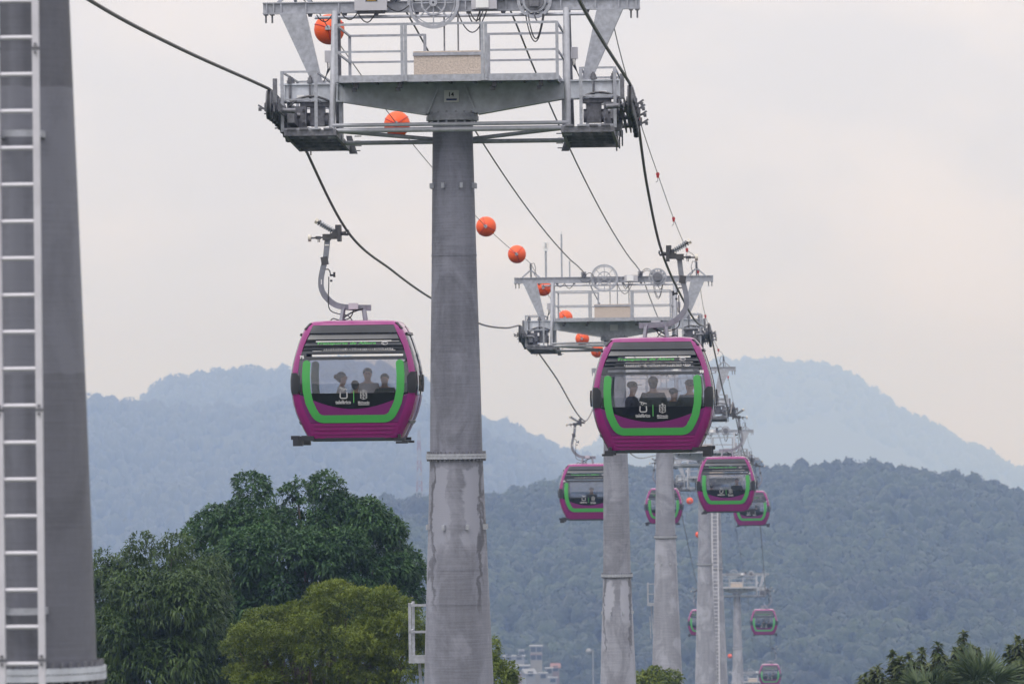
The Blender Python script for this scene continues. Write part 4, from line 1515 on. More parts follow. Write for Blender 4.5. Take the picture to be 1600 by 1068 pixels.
    MB().cyl(a_ - ax * .05, a_ - ax * .105, .062, n=6).build('spring_nut', M['wheel'], so)
    return root

def catmull_xy(p, k):
    o = []
    for i in range(len(p) - 1):
        p0, p1, p2, p3 = (Vector(p[max(i - 1, 0)]), Vector(p[i]), Vector(p[i + 1]), Vector(p[min(i + 2, len(p) - 1)]))
        for j in range(k):
            t = j / k
            o.append(tuple(.5 * ((2 * p1) + (-p0 + p2) * t + (2 * p0 - 5 * p1 + 4 * p2 - p3) * t * t + (-p0 + 3 * p1 - 3 * p2 + p3) * t ** 3)))
    o.append(tuple(p[-1]))
    return o

def settle(me):
    """Cabin body a touch lower than drawn: squeezed towards the roof line."""
    for v in me.vertices:
        if v.co.z < 2.43:
            v.co.z = 2.43 - (2.43 - v.co.z) * .968
cabin0 = make_cabin()
_done = set()
for c_ in cabin0.children_recursive:
    if c_.type == 'MESH' and c_.data.name not in _done:
        _done.add(c_.data.name)
        settle(c_.data)
GRIP = (-.19, 4.24)
CABINS = [
    (113.0, -1, '75', 'large purple and green cabin numbered 75, left of the nearest pole'),
    (118.4, 1, '90', 'large purple and green cabin numbered 90, right of the nearest pole'),
    (240.6, -1, None, 'purple cabin half hidden behind the second tower pole on the left'),
    (243.5, 1, None, 'medium purple cabin hanging in front of the pale fourth pole, right of the third'),
    (379.0, -1, None, 'small purple cabin whose middle is hidden behind the third pole'),
    (388.0, 1, None, 'small purple cabin tucked behind the lower right of the medium one'),
    (525.0, -1, None, 'small hazy purple cabin half hidden behind the left side of the fourth pole'),
    (526.0, 1, None, 'small hazy purple cabin hanging clear just right of the far platform'),
    (637.0, 1, None, 'smallest purple cabin, at the bottom edge right of the last pole')]
CAB = []
for i, (d, side, num, lb) in enumerate(CABINS):
    o = cabin0 if i == 0 else copy_tree(cabin0)
    p = line_pt(d, side * (HG - .0), z_on(RL if side < 0 else RR, d))
    # rope sits GRIP[0] outboard of the cabin's middle
    c = p + Vector((math.cos(TH), -math.sin(TH), 0)) * (side * GRIP[0])
    o.location = (c.x, c.y, p.z - GRIP[1])
    o.rotation_euler = (0, 0, -TH + (0 if side < 0 else math.pi))
    tag(o, lb, 'gondola cabin', 'purple cabins on the cable car')
    CAB.append(o)
    if num:
        p_, f_ = text_mesh(num, .088, .062, bold=.03)
        for turn in (0, 1):
            xx = -1.015 if not turn else 1.015
            mb = on_front(p_, f_, (xx, 1.676), .006)
            settle((mb.turned() if turn else mb).build('cabin_number', M['white'], o).data)

# ------------------------------------------------------------------ passengers
def skin_mesh(name, verts, edges, radii, root_i, m, sub=1):
    me = bpy.data.meshes.new(name)
    me.from_pydata([Vector(v) for v in verts], edges, [])
    o = bpy.data.objects.new(name, me)
    COL.objects.link(o)
    o.modifiers.new('skin', 'SKIN')
    sk = me.skin_vertices[0].data
    for i, r_ in enumerate(radii):
        rr = r_ if isinstance(r_, tuple) else (r_, r_)
        sk[i].radius = rr
        sk[i].use_root = i == root_i
    s = o.modifiers.new('sub', 'SUBSURF'); s.levels = s.render_levels = sub
    dg = bpy.context.evaluated_depsgraph_get()
    new = bpy.data.meshes.new_from_object(o.evaluated_get(dg))
    new.name = name
    bpy.data.objects.remove(o)
    new.materials.clear()
    if m is not None:
        new.materials.append(m)
    new.polygons.foreach_set('use_smooth', [True] * len(new.polygons))
    return new
def body_graph(f=0.0):
    V, E, RD = [], [], []
    def v(p, r_, link=None):
        V.append(p); RD.append(r_)
        if link is not None:
            E.append((link, len(V) - 1))
        return len(V) - 1
    pel = v((0, 0, .53), (.15, .12))
    sp_ = v((0, .03, .72), (.135, .105), pel)
    ch = v((0, .02, .92), (.155, .11), sp_)
    nk = v((0, .01, 1.06), .056, ch)
    jw = v((0, -.025, 1.145), (.066, .072), nk)
    hd = v((0, -.01, 1.235), (.08, .098), jw)
    tp = v((0, .0, 1.30), (.062, .075), hd)
    v((0, -.115, 1.205), .014, hd)
    for s in (-1, 1):
        v((s * .085, .0, 1.21), .014, hd)
        sh = v((s * .18, .02, .985), .062, ch)
        el = v((s * .245, -.06, .74), .048, sh)
        wr = v((s * .17, -.29, .63), .034, el)
        pm = v((s * .14, -.36, .615), (.042, .022), wr)
        for k, (dx, ln_) in enumerate(((-.024, .06), (-.008, .07), (.008, .066), (.024, .05))):
            v((s * .13 + dx, -.36 - ln_, .60), .0095, pm)
        v((s * .10, -.36, .625), .011, pm)
        hp = v((s * .095, -.03, .52), .088, pel)
        kn = v((s * .13, -.42, .53), .066, hp)
        an = v((s * .13, -.44, .14), .045, kn)
        v((s * .13, -.57, .10), .04, an)
    return V, E, RD
V_, E_, R_ = body_graph()
ME_BODY = skin_mesh('person', V_, E_, R_, 0, M['skin'])
jk = [(0, 0, .50), (0, .03, .72), (0, .02, .92), (0, .01, 1.03)]
V2, E2, R2 = list(jk), [(0, 1), (1, 2), (2, 3)], [(.175, .145), (.16, .13), (.18, .135), (.085, .08)]
for s in (-1, 1):
    b_ = len(V2)
    V2 += [(s * .18, .02, .985), (s * .245, -.06, .74), (s * .175, -.275, .636)]
    E2 += [(2, b_), (b_, b_ + 1), (b_ + 1, b_ + 2)]
    R2 += [.082, .066, .05]
ME_JACKET = skin_mesh('jacket', V2, E2, R2, 0, None)
V3, E3, R3 = [(0, 0, .53)], [], [(.165, .135)]
for s in (-1, 1):
    b_ = len(V3)
    V3 += [(s * .095, -.03, .52), (s * .13, -.42, .53), (s * .13, -.44, .17)]
    E3 += [(0, b_), (b_, b_ + 1), (b_ + 1, b_ + 2)]
    R3 += [.105, .082, .062]
ME_TROUSERS = skin_mesh('trousers', V3, E3, R3, 0, M['trouser'])
def hair_mesh(kind):
    b = MB()
    if kind == 'cap':
        b.ball((0, .005, 1.275), .1, 14, 8, (1.0, 1.12, .78))
        b.box((0, -.13, 1.275), (.14, .10, .014))
    else:
        b.ball((0, .022, 1.262), .1, 14, 8, (.98, 1.04, .92))
        b.ball((0, .045, 1.205), .085, 12, 6, (.95, .75, 1.0))
        if kind == 'bun':
            b.ball((0, .13, 1.25), .055, 10, 6)
            b.ball((0, .085, 1.215), .055, 10, 6, (1.1, 1, 1.2))
        if kind == 'long':
            b.ball((0, .075, 1.17), .09, 10, 6, (.9, .6, 1.4))
    return b.mesh('hair', M['hair'], 60)
HAIR = {k: hair_mesh(k) for k in ('short', 'bun', 'cap', 'long')}
def eye_mesh():
    return MB().ball((-.03, -.099, 1.235), .011, 8, 5).ball((.03, -.099, 1.235), .011, 8, 5).mesh('eyes', M['ink'], 60)
ME_EYES = eye_mesh()
def person(cab, x, y, rz, cloth, hair, label, sc=1.0, lift=0.0):
    """Seated passenger at (x, y) in a cabin's own frame."""
    mw = Matrix.Translation(cab.location) @ cab.rotation_euler.to_matrix().to_4x4()
    p = mw @ Vector((x, y, .13 + lift))
    o = bpy.data.objects.new('person', ME_BODY); COL.objects.link(o)
    o.location = p
    o.rotation_euler.z = cab.rotation_euler.z + rz
    o.scale = (sc, sc, sc)
    tag(o, label, 'person', 'passengers in the cabins')
    key = 'jacket_' + cloth
    if key not in bpy.data.meshes:
        j = ME_JACKET.copy(); j.name = key
        j.materials.append(M[cloth])
    for nm, me in (('jacket', bpy.data.meshes[key]), ('trousers', ME_TROUSERS), ('cap' if hair == 'cap' else 'hair', HAIR[hair]), ('eye', ME_EYES)):
        c = bpy.data.objects.new(nm, me); COL.objects.link(c); c.parent = o
PI = math.pi
A, B = CAB[0], CAB[1]
person(A, -.33, .36, PI / 2, 'whitejacket', 'bun', 'girl in a white jacket with a hair bun, in profile in cabin 75', .95)
person(A, .16, .60, .12, 'whitejacket', 'short', 'passenger in a white jacket facing out, in the middle of cabin 75', .99, .02)
person(A, -.02, -.28, PI - .3, 'maroon', 'short', 'small dark-haired passenger in maroon with their back turned, low in cabin 75', .82)
person(A, .50, .60, .05, 'plaid', 'short', 'passenger in a dark checked shirt at the right side of cabin 75', .92)
# cabin 90 is turned round, so its own +y faces the camera
person(B, .43, .52, -1.25, 'blackshirt', 'cap', 'passenger in a peaked cap and dark top, left side of cabin 90', 1.03)
person(B, .0, .55, 0.1, 'blackshirt', 'short', 'tall dark-haired passenger in the middle of cabin 90', 1.1)
person(B, -.42, .50, -.8, 'navyshirt', 'cap', 'small passenger in a cap between two bigger ones in cabin 90', .92)
person(B, -.76, .50, .3, 'navyshirt', 'cap', 'passenger in a cap against the right stripe of cabin 90', 1.05)
person(CAB[2], .08, .5, 0, 'navyshirt', 'short', 'lone passenger in the cabin half behind the second pole', .95)
person(CAB[3], -.45, -.3, PI, 'blackshirt', 'short', 'passenger at the right side of the medium right cabin', 1.0)
person(CAB[3], .62, .45, 0, 'blackshirt', 'short', 'passenger low at the left side of the medium right cabin', .85)
person(CAB[4], .0, .5, 0, 'blackshirt', 'short', 'passenger in the cabin behind the third pole', .95)
person(CAB[5], -.3, .5, 0, 'navyshirt', 'short', 'passenger at the right in the cabin tucked behind the medium one', 1.0)
person(CAB[5], .2, .5, 0, 'blackshirt', 'short', 'passenger at the left in the cabin tucked behind the medium one', 1.0)
person(CAB[6], -.1, .5, 0, 'maroon', 'short', 'passenger in the hazy cabin behind the fourth pole', .95)
person(CAB[7], .5, .5, 0, 'blueshirt', 'short', 'passenger in blue in the hazy cabin right of the far platform', .95)
person(CAB[7], .0, .5, 0, 'blackshirt', 'short', 'dark passenger in the middle of the hazy cabin right of the far platform', 1.0)
person(CAB[7], -.45, .5, 0, 'blackshirt', 'short', 'dark passenger at the right of the hazy cabin right of the far platform', .95)
person(CAB[8], .35, .5, 0, 'navyshirt', 'short', 'passenger at the left of the smallest cabin', .95)
person(CAB[8], -.35, .5, 0, 'blackshirt', 'short', 'passenger at the right of the smallest cabin', 1.0)

# ------------------------------------------------------------------ vegetation
def unit(a):
    return a / np.maximum(np.linalg.norm(a, axis=-1, keepdims=True), 1e-9)

def leaves_arrays(P, D, Nn, Ln, Wd, droop=.25, fold=.18):
    """Folded leaf blades: base, two sides, midrib and tip (5 vertices, 4 triangles each)."""
    D = unit(D)
    S = unit(np.cross(D, Nn))
    U = np.cross(S, D)
    Ln, Wd = Ln[:, None], Wd[:, None]
    mid = P + D * Ln * .45 + U * Ln * .04
    v = np.stack([P, mid - S * Wd + U * Wd * fold, mid, mid + S * Wd + U * Wd * fold, P + D * Ln - np.array([0, 0, 1.0]) * Ln * droop], 1)
    n = len(P)
    b = (np.arange(n) * 5)[:, None, None]
    f = np.array([[0, 1, 2], [0, 2, 3], [1, 4, 2], [2, 4, 3]])[None] + b
    return v.reshape(-1, 3), f.reshape(-1, 3)

def lobes_sample(lobes, n, shell=(.72, 1.04), up_bias=.15):
    """Points and outward directions near the surfaces of ellipsoid lobes, those buried in another lobe dropped."""
    c = np.array([l[0] for l in lobes]); r = np.array([l[1] for l in lobes])
    wgt = (r[:, 0] * r[:, 2]) ** 1.0
    idx = nrs.choice(len(lobes), n, p=wgt / wgt.sum())
    d = nrs.normal(size=(n, 3)); d[:, 2] += up_bias; d = unit(d)
    k = nrs.uniform(shell[0], shell[1], n) + .06 * np.sin(d[:, 0] * 9 + idx) * np.sin(d[:, 2] * 8 + 2 * idx)
    P = c[idx] + d * r[idx] * k[:, None]
    inside = np.zeros(n, bool)
    for j in range(len(lobes)):
        q = (P - c[j]) / r[j]
        inside |= ((q ** 2).sum(1) < .55) & (idx != j)
    return P[~inside], unit(d / r[idx])[~inside]

def sublobes(lobes, n, r0, r1, flat=.8, front=True):
    """Small rounded puffs standing over the surfaces of the big lobes."""
    P, Nd = lobes_sample(lobes, n, shell=(.80, .98), up_bias=.25)
    out_ = []
    for p in P:
        r_ = nrs.uniform(r0, r1)
        out_.append((tuple(p), (r_, r_, r_ * flat)))
    return out_

def tree_obj(name, base, label, cat, group, lobes, mats, n_cl, per, leaf_l, leaf_w, droop, spread=.22, trunk_r=.2, up_bias=.15, hang=.35, inner=.15, puffs=None, lift=.0):
    root = empty(name, base)
    tag(root, label, cat, group)
    P, Nd = lobes_sample(puffs or lobes, n_cl, shell=(.8, 1.08), up_bias=up_bias)
    Nd = unit(Nd + np.array([0, 0, lift]))
    Pi, Ni = lobes_sample(lobes, int(n_cl * inner), shell=(.45, .88))
    P, Nd = np.concatenate([P, Pi]), np.concatenate([Nd, Ni])
    m = len(P)
    # every cluster: a whorl of leaves round its twig tip
    a = nrs.uniform(0, 2 * np.pi, (m, per))
    t1 = unit(np.cross(Nd, nrs.normal(size=(m, 3))))
    t2 = np.cross(Nd, t1)
    tilt = nrs.uniform(.25, 1.25, (m, per))
    D = (t1[:, None] * np.cos(a)[..., None] + t2[:, None] * np.sin(a)[..., None]) * np.sin(tilt)[..., None] + Nd[:, None] * np.cos(tilt)[..., None]
    D[..., 2] -= hang
    D = unit(D)
    base_p = np.repeat(P[:, None], per, 1) + nrs.normal(size=(m, per, 3)) * spread * .35 + D * spread * .2
    nl = m * per
    up = np.repeat(Nd[:, None], per, 1) * .6 + np.array([0, 0, .7]) + nrs.normal(size=(m, per, 3)) * .25
    Ls = nrs.uniform(.7, 1.2, nl) * leaf_l
    v, f = leaves_arrays(base_p.reshape(-1, 3), D.reshape(-1, 3), up.reshape(-1, 3), Ls, Ls * (leaf_w / leaf_l) * nrs.uniform(.8, 1.2, nl), droop)
    np_mesh('crown', v, f, mats[0], root)
    # trunk and limbs
    zb = 0.0
    cen = np.array([l[0] for l in lobes]); ctr = cen.mean(0)
    tb = MB()
    top = (ctr[0] * .8, ctr[1] * .8, ctr[2] * .55)
    tb.tube([(0, 0, -.4), (ctr[0] * .15, ctr[1] * .15, top[2] * .4), (ctr[0] * .5, ctr[1] * .5, top[2] * .75), top], [trunk_r * 1.25, trunk_r, trunk_r * .85, trunk_r * .6], 9)
    for l in lobes:
        e_ = Vector(l[0]) * .97
        s0 = Vector(top) * .95
        md = (s0 + e_) / 2 + Vector((rnd.uniform(-.2, .2), rnd.uniform(-.2, .2), -.1))
        tb.tube([s0, md, e_], [trunk_r * .5, trunk_r * .3, trunk_r * .12], 6)
    tb.build('trunk', M['bark'], root)
    return root

def px_lobes(base, specs, d0):
    """Ellipsoid lobes given by where they stand: (px, py, depth offset, rx_px, rz_px, ry metres)."""
    out_ = []
    for px, py, dd, rx, rz, ry in specs:
        d = d0 + dd
        p = at(px, py, d) - Vector(base)
        s = d / F_PX
        out_.append(((p.x, p.y, p.z), (rx * s, ry, rz * s)))
    return out_

def base_at(px, d):
    p = at(px, 900, d)
    return (p.x, d, ground_z(d))

# large dark mango-like tree
D1 = 152.0
b1 = base_at(480, D1)
sp1 = [(470, 860, 0, 120, 95, 2.6), (395, 850, -.6, 95, 80, 2.2), (560, 855, -.3, 88, 80, 2.2), (350, 840, .3, 56, 60, 1.6), (610, 880, .2, 46, 66, 1.5),
       (410, 790, -.2, 62, 44, 1.5), (478, 772, .2, 50, 36, 1.3), (540, 800, -.4, 58, 42, 1.5), (590, 820, 0, 44, 40, 1.2), (402, 746, .3, 26, 18, .7), (462, 738, .5, 22, 18, .6), (492, 742, 0, 24, 20, .7), (530, 755, .1, 22, 20, .7),
       (575, 795, .2, 30, 24, .9), (612, 828, .1, 24, 22, .7), (632, 872, -.1, 24, 30, .8), (320, 815, 0, 28, 26, .8), (345, 788, .2, 26, 20, .7), (366, 770, 0, 22, 18, .6), (440, 905, -1.6, 90, 60, 1.2), (540, 920, -1.4, 80, 60, 1.2), (380, 910, -1.2, 60, 60, 1.2), (625, 920, .1, 30, 44, 1.0), (440, 840, -2.2, 60, 44, 1.0), (510, 850, -2.2, 52, 44, 1.0), (380, 860, -1.9, 40, 40, .9), (580, 870, -1.8, 42, 44, .9)]
LB1 = px_lobes(b1, [(x + 4, y + 27, dd * .73, rx * .97, rz, ry * .73) for x, y, dd, rx, rz, ry in sp1], D1)
tree_obj('broadleaf_tree', b1, 'large rounded dark green tree rising above the other trees left of the nearest pole', 'tree', 'trees below the cable car', LB1, (M['leaf_dark'],), 8200, 8, .155, .031, .36, .11, .22, hang=.1, inner=.6, puffs=sublobes(LB1, 240, .18, .46, .85), lift=.6)
# left tree with hanging narrow leaves
D2 = 138.0
b2 = base_at(250, D2)
sp2 = [(250, 960, 0, 110, 90, 2.2), (195, 950, -.3, 60, 80, 1.8), (310, 980, -.3, 62, 90, 1.8), (225, 880, 0, 52, 34, 1.2), (268, 868, .2, 40, 26, 1.0), (190, 892, .1, 36, 30, .9), (310, 905, 0, 40, 44, 1.2), (155, 900, .3, 18, 36, .7),
       (165, 990, 0, 40, 80, 1.4), (250, 1060, -.4, 110, 70, 2.0), (340, 1030, -.1, 36, 60, 1.2), (225, 940, -1.9, 50, 40, .9), (290, 950, -1.9, 45, 44, .9), (200, 1010, -1.9, 44, 50, .9), (275, 1030, -2.0, 55, 50, .9), (268, 850, .2, 22, 14, .5)]
LB2 = px_lobes(b2, [(x, y, dd * .73, rx, rz, ry * .73) for x, y, dd, rx, rz, ry in sp2], D2)
tree_obj('drooping_tree', b2, 'dark green tree with long hanging leaves beside the blurred left pole', 'tree', 'trees below the cable car', LB2, (M['leaf_droop'],), 6200, 8, .17, .022, .45, .115, .18, hang=.14, inner=.55, puffs=sublobes(LB2, 220, .18, .4, .9), lift=.5)
# feathery yellow-green tree
D3 = 130.0
b3 = base_at(520, D3)
sp3 = []
r3 = random.Random(5)
for (x, y, rx, rz) in [(500, 1035, 130, 60), (420, 1030, 70, 50), (600, 1030, 70, 60), (560, 975, 90, 40), (480, 985, 70, 34), (510, 930, 34, 20), (590, 945, 40, 24), (640, 985, 32, 34), (400, 990, 44, 28), (450, 965, 30, 20), (370, 1000, 20, 18), (540, 945, 40, 22), (655, 965, 14, 14), (620, 960, 30, 18)]:
    sp3.append((x, y, r3.uniform(-.4, .4), rx, rz, max(.8, rx * .018)))
for k in range(26):
    sp3.append((r3.uniform(385, 650), r3.uniform(975, 1065), -1.4 + r3.uniform(-.5, .3), r3.uniform(26, 48), r3.uniform(9, 15), .7))
LB3 = px_lobes(b3, [(x, y, dd * .73, rx, rz, ry * .73) for x, y, dd, rx, rz, ry in sp3], D3)
tree_obj('feathery_tree', b3, 'low yellow-green tree with fine feathery foliage in front of the large dark tree', 'tree', 'trees below the cable car', LB3, (M['leaf_fine'],), 13000, 8, .084, .014, .15, .088, .15, up_bias=.5, hang=.05, inner=.4, puffs=sublobes(LB3, 230, .11, .34, .6), lift=.55)
# tree behind the nearest pole on its right
D4 = 126.0
b4 = base_at(780, D4)
tree_obj('small_tree', b4, 'small bright green tree top at the right foot of the nearest pole', 'tree', 'trees below the cable car',
         px_lobes(b4, [(775, 1062, 0, 30, 22, .7), (790, 1045, 0, 16, 10, .4), (770, 1015, .2, 8, 20, .3), (760, 1045, 0, 20, 24, .5)], D4), (M['leaf_fine'],), 700, 7, .10, .023, .2, .1, .06, inner=.1)
D5 = 196.0
b5 = base_at(1028, D5)
tree_obj('small_tree', b5, 'small leafy tree top between the second and third poles at the bottom edge', 'tree', 'trees below the cable car',
         px_lobes(b5, [(1025, 1072, 0, 30, 20, .7), (1022, 1052, 0, 12, 8, .3), (1048, 1060, .1, 14, 10, .3), (1004, 1062, 0, 10, 12, .3)], D5), (M['leaf_fine'],), 520, 7, .16, .04, .25, .14, .08, inner=.1)

# right-hand group: stems carrying whorls of pointed leaves
def whorl_tree(base, d0, stems, label, leaf_l=.30):
    root = empty('whorled_tree', base)
    tag(root, label, 'tree', 'trees below the cable car')
    V, Fc, off = [], [], 0
    tb = MB()
    for (px, ptop, pbot, wpx) in stems:
        s = d0 / F_PX
        dd = rnd.uniform(-.5, .5)
        top, bot = at(px, ptop, d0 + dd) - Vector(base), at(px, pbot, d0 + dd) - Vector(base)
        tb.tube([(bot.x * .6, bot.y * .6, bot.z - 1.5), tuple(bot), tuple(top)], [.06, .035, .015], 5)
        nw = max(3, int((pbot - ptop) / 4.5))
        for k in range(nw):
            t = k / max(1, nw - 1)
            c = np.array(top + (bot - top) * t) + np.array([rnd.uniform(-1, 1), rnd.uniform(-1, 1), 0]) * wpx * s * (.1 + .95 * t)
            n = 20
            a = nrs.uniform(0, 2 * np.pi, n)
            el = nrs.uniform(-.5, 1.15, n) if t < .12 else nrs.uniform(-.75, .45, n)
            D = np.stack([np.cos(a) * np.cos(el), np.sin(a) * np.cos(el), np.sin(el)], 1)
            Ls = nrs.uniform(.7, 1.15, n) * leaf_l * (.75 + .45 * t)
            v, f = leaves_arrays(np.repeat(c[None], n, 0), D, np.repeat(np.array([[0, 0, 1.0]]), n, 0) + nrs.normal(size=(n, 3)) * .2, Ls, Ls * .21, .22)
            V.append(v); Fc.append(f + off); off += len(v)
    np_mesh('crown', np.concatenate(V), np.concatenate(Fc), M['leaf_right'], root)
    tb.build('trunk', M['bark'], root)
    return root
D6 = 128.0
whorl_tree(base_at(1365, D6), D6, [(1362, 1050, 1090, 16), (1345, 1062, 1095, 10), (1380, 1058, 1095, 14), (1371, 1042, 1080, 10), (1352, 1056, 1090, 12)], 'low leafy tree top at the left end of the right-hand foliage', .24)
whorl_tree(base_at(1415, D6), D6, [(1395, 1022, 1075, 10), (1406, 1030, 1085, 12), (1421, 1024, 1080, 12), (1440, 1017, 1080, 10), (1430, 1040, 1090, 16), (1408, 1045, 1090, 14), (1452, 1042, 1090, 14)], 'leafy tree with three upright shoots above the left palm fronds', .24)
whorl_tree(base_at(1505, D6), D6, [(1466, 1008, 1050, 10), (1476, 1030, 1085, 12), (1505, 990, 1070, 12), (1493, 1016, 1085, 16), (1518, 1012, 1085, 14), (1527, 1018, 1090, 14), (1485, 1040, 1090, 18), (1510, 1035, 1090, 22), (1468, 1052, 1090, 14)], 'tallest leafy tree of the right-hand foliage with one high pointed shoot', .26)
whorl_tree(base_at(1588, D6), D6, [(1590, 999, 1070, 12), (1577, 1012, 1080, 12), (1600, 1004, 1080, 14), (1612, 1010, 1085, 14), (1584, 1030, 1085, 18), (1603, 1040, 1090, 20)], 'leafy tree at the right edge of the picture', .26)

def palm(base, d0, px, py, label, n=26, L0=1.5, spread=1.2):
    root = empty('fan_palm', base)
    tag(root, label, 'palm', 'palms at the lower right')
    c = np.array(at(px, py, d0) - Vector(base))
    V, Fc, off = [], [], 0
    tb = MB().tube([(0, 0, -.3), (c[0] * .5, c[1] * .5, c[2] * .5), tuple(c)], [.22, .18, .14], 9)
    st = MB()
    for k in range(n):
        a = rnd.uniform(0, 2 * PI); el = rnd.uniform(.15, 1.25)
        d = np.array([math.cos(a) * math.cos(el), math.sin(a) * math.cos(el), math.sin(el)])
        hub = c + d * L0 * rnd.uniform(.35, .55)
        st.tube([tuple(c), tuple(hub)], .016, 4)
        m = 22
        side = unit(np.cross(d, np.array([0, 0, 1.0])) + nrs.normal(size=3) * .2)
        an = np.linspace(-1.15, 1.15, m) * spread + nrs.normal(size=m) * .05
        D = unit(d[None] * np.cos(an)[:, None] + side[None] * np.sin(an)[:, None] + nrs.normal(size=(m, 3)) * .06)
        Ls = L0 * nrs.uniform(.55, .85, m) * (1 - .25 * np.abs(an) / 1.4)
        v, f = leaves_arrays(np.repeat(hub[None], m, 0), D, np.repeat(np.cross(side, d)[None], m, 0), Ls, np.full(m, .026), .10, .5)
        V.append(v); Fc.append(f + off); off += len(v)
    np_mesh('crown', np.concatenate(V), np.concatenate(Fc), M['palm'], root)
    tb.build('trunk', M['bark'], root)
    st.build('frond_stalk', M['palm'], root)
D7 = 118.0
palm(base_at(1535, D7), D7, 1538, 1086, 'dark fan palm with upright spiky blades at the lower right', 24, 1.05)
palm(base_at(1450, D7), D7, 1448, 1096, 'paler fan palm low in the middle of the right-hand foliage', 20, .85)

# ------------------------------------------------------------------ hills
def skyline(nodes, drop=0.0):
    xs, ys = zip(*nodes)
    ys = [y + drop for y in ys]
    def f(px):
        i = np.interp(px, xs, ys)
        return i
    return f

def hill(name, d_base, d_crest, z_base, sky_nodes, px0, px1, m, rough, nx=160, ny=26, p=.8):
    """Hill whose crest stands at distance d_crest with the height its skyline shows; falls away behind."""
    rng = np.random.RandomState(len(name))
    px = np.linspace(px0, px1, nx)
    sk = skyline(sky_nodes)
    zc = np.array([at(x, sk(x), d_crest).z for x in px])
    rows = []
    ts = list(np.linspace(0, 1, ny)) + [1.15, 1.4, 1.8]
    ph = rng.uniform(0, 6, 8)
    for t in ts:
        d = d_base + (d_crest - d_base) * t
        X = (px - CX) / F_PX * d
        if t <= 1:
            z = z_base + (zc - z_base) * (t ** p)
        else:
            z = zc - (t - 1) * (zc - z_base) * .9
        und = rough * math.sin(min(1, t) * math.pi) * (np.sin(X * .021 + ph[0] + t * 5) + .6 * np.sin(X * .047 + ph[1] - t * 9) + .4 * np.sin(X * .09 + ph[2] + t * 3))
        rows.append(np.stack([X, np.full(nx, d), z + und], 1))
    G = np.stack(rows)
    n = nx
    v = G.reshape(-1, 3)
    f = [(j * n + i, j * n + i + 1, (j + 1) * n + i + 1, (j + 1) * n + i) for j in range(len(ts) - 1) for i in range(n - 1)]
    o = np_mesh(name, v, np.array(f), m, smooth=True)
    tag(o, kind='structure')
    return G[:ny]

def crown_template(n_cards, core=True, seed=0, card=.42, nu=10, nv=7):
    """Unit crown: a lumpy core plus leaf-clump faces spread through the outer volume."""
    rg = np.random.RandomState(seed)
    V, Fc = [], []
    off = 0
    cl = unit(rg.normal(size=(14, 3)) + np.array([0, 0, .3]))
    def lump(dv):
        m = (dv @ cl.T).max(1)
        return .72 + .30 * np.clip((m - .72) / .28, 0, 1)
    if core:
        pts = []
        for j in range(nv + 1):
            th = math.pi * j / nv
            for i in range(nu):
                a = 2 * math.pi * (i + .5 * (j % 2)) / nu
                pts.append((math.sin(th) * math.cos(a), math.sin(th) * math.sin(a), math.cos(th)))
        pts = np.array(pts)
        pts = pts * (lump(pts) * rg.uniform(.9, 1.06, len(pts)))[:, None]
        for j in range(nv):
            for i in range(nu):
                k = (i + 1) % nu
                Fc += [(j * nu + i, (j + 1) * nu + i, (j + 1) * nu + k), (j * nu + i, (j + 1) * nu + k, j * nu + k)]
        V = pts; off = len(pts)
    d = rg.normal(size=(n_cards, 3)); d[:, 2] += .35; d = unit(d)
    c = d * (lump(d) * rg.uniform(.95, 1.12, n_cards))[:, None]
    t1 = unit(np.cross(d + rg.normal(size=(n_cards, 3)) * .35, rg.normal(size=(n_cards, 3))))
    t2 = unit(np.cross(t1, d + rg.normal(size=(n_cards, 3)) * .35))
    s1, s2 = rg.uniform(.5, 1, (n_cards, 1)) * card * .5, rg.uniform(.35, .8, (n_cards, 1)) * card * .5
    q = np.stack([c - t1 * s1 - t2 * s2 * .6, c + t1 * s1 - t2 * s2, c + t1 * s1 * .7 + t2 * s2, c - t1 * s1 + t2 * s2 * .8], 1)
    V = np.concatenate([np.array(V).reshape(-1, 3), q.reshape(-1, 3)])
    for k in range(n_cards):
        b = off + 4 * k
        Fc += [(b, b + 1, b + 2), (b, b + 2, b + 3)]
    return V, np.array(Fc)

def forest(name, pos, size, m, templates):
    """Many crowns joined in one mesh: the wood reads as a mass."""
    Vs, Fs, Ts, off = [], [], [], 0
    tid = nrs.randint(0, len(templates), len(pos))
    for k, (TV, TF) in enumerate(templates):
        sel = np.where(tid == k)[0]
        if not len(sel):
            continue
        a = nrs.uniform(0, 2 * np.pi, len(sel))
        c, s = np.cos(a), np.sin(a)
        rot = np.stack([np.stack([c, -s, 0 * a], 1), np.stack([s, c, 0 * a], 1), np.stack([0 * a, 0 * a, 1 + 0 * a], 1)], 1)
        P = np.einsum('nij,vj->nvi', rot, TV) * size[sel][:, None, :] + pos[sel][:, None, :]
        F = TF[None] + (np.arange(len(sel)) * len(TV))[:, None, None] + off
        Vs.append(P.reshape(-1, 3)); Fs.append(F.reshape(-1, 3)); off += P.shape[0] * P.shape[1]
        Ts.append(np.repeat(nrs.beta(1.2, 1.8, len(sel)) * 1.0, len(TV)))
    o = np_mesh(name, np.concatenate(Vs), np.concatenate(Fs), m, smooth=True)
    at_ = o.data.attributes.new('tint', 'FLOAT', 'POINT')
    at_.data.foreach_set('value', np.concatenate(Ts).astype(np.float32))
    return tag(o, kind='stuff')

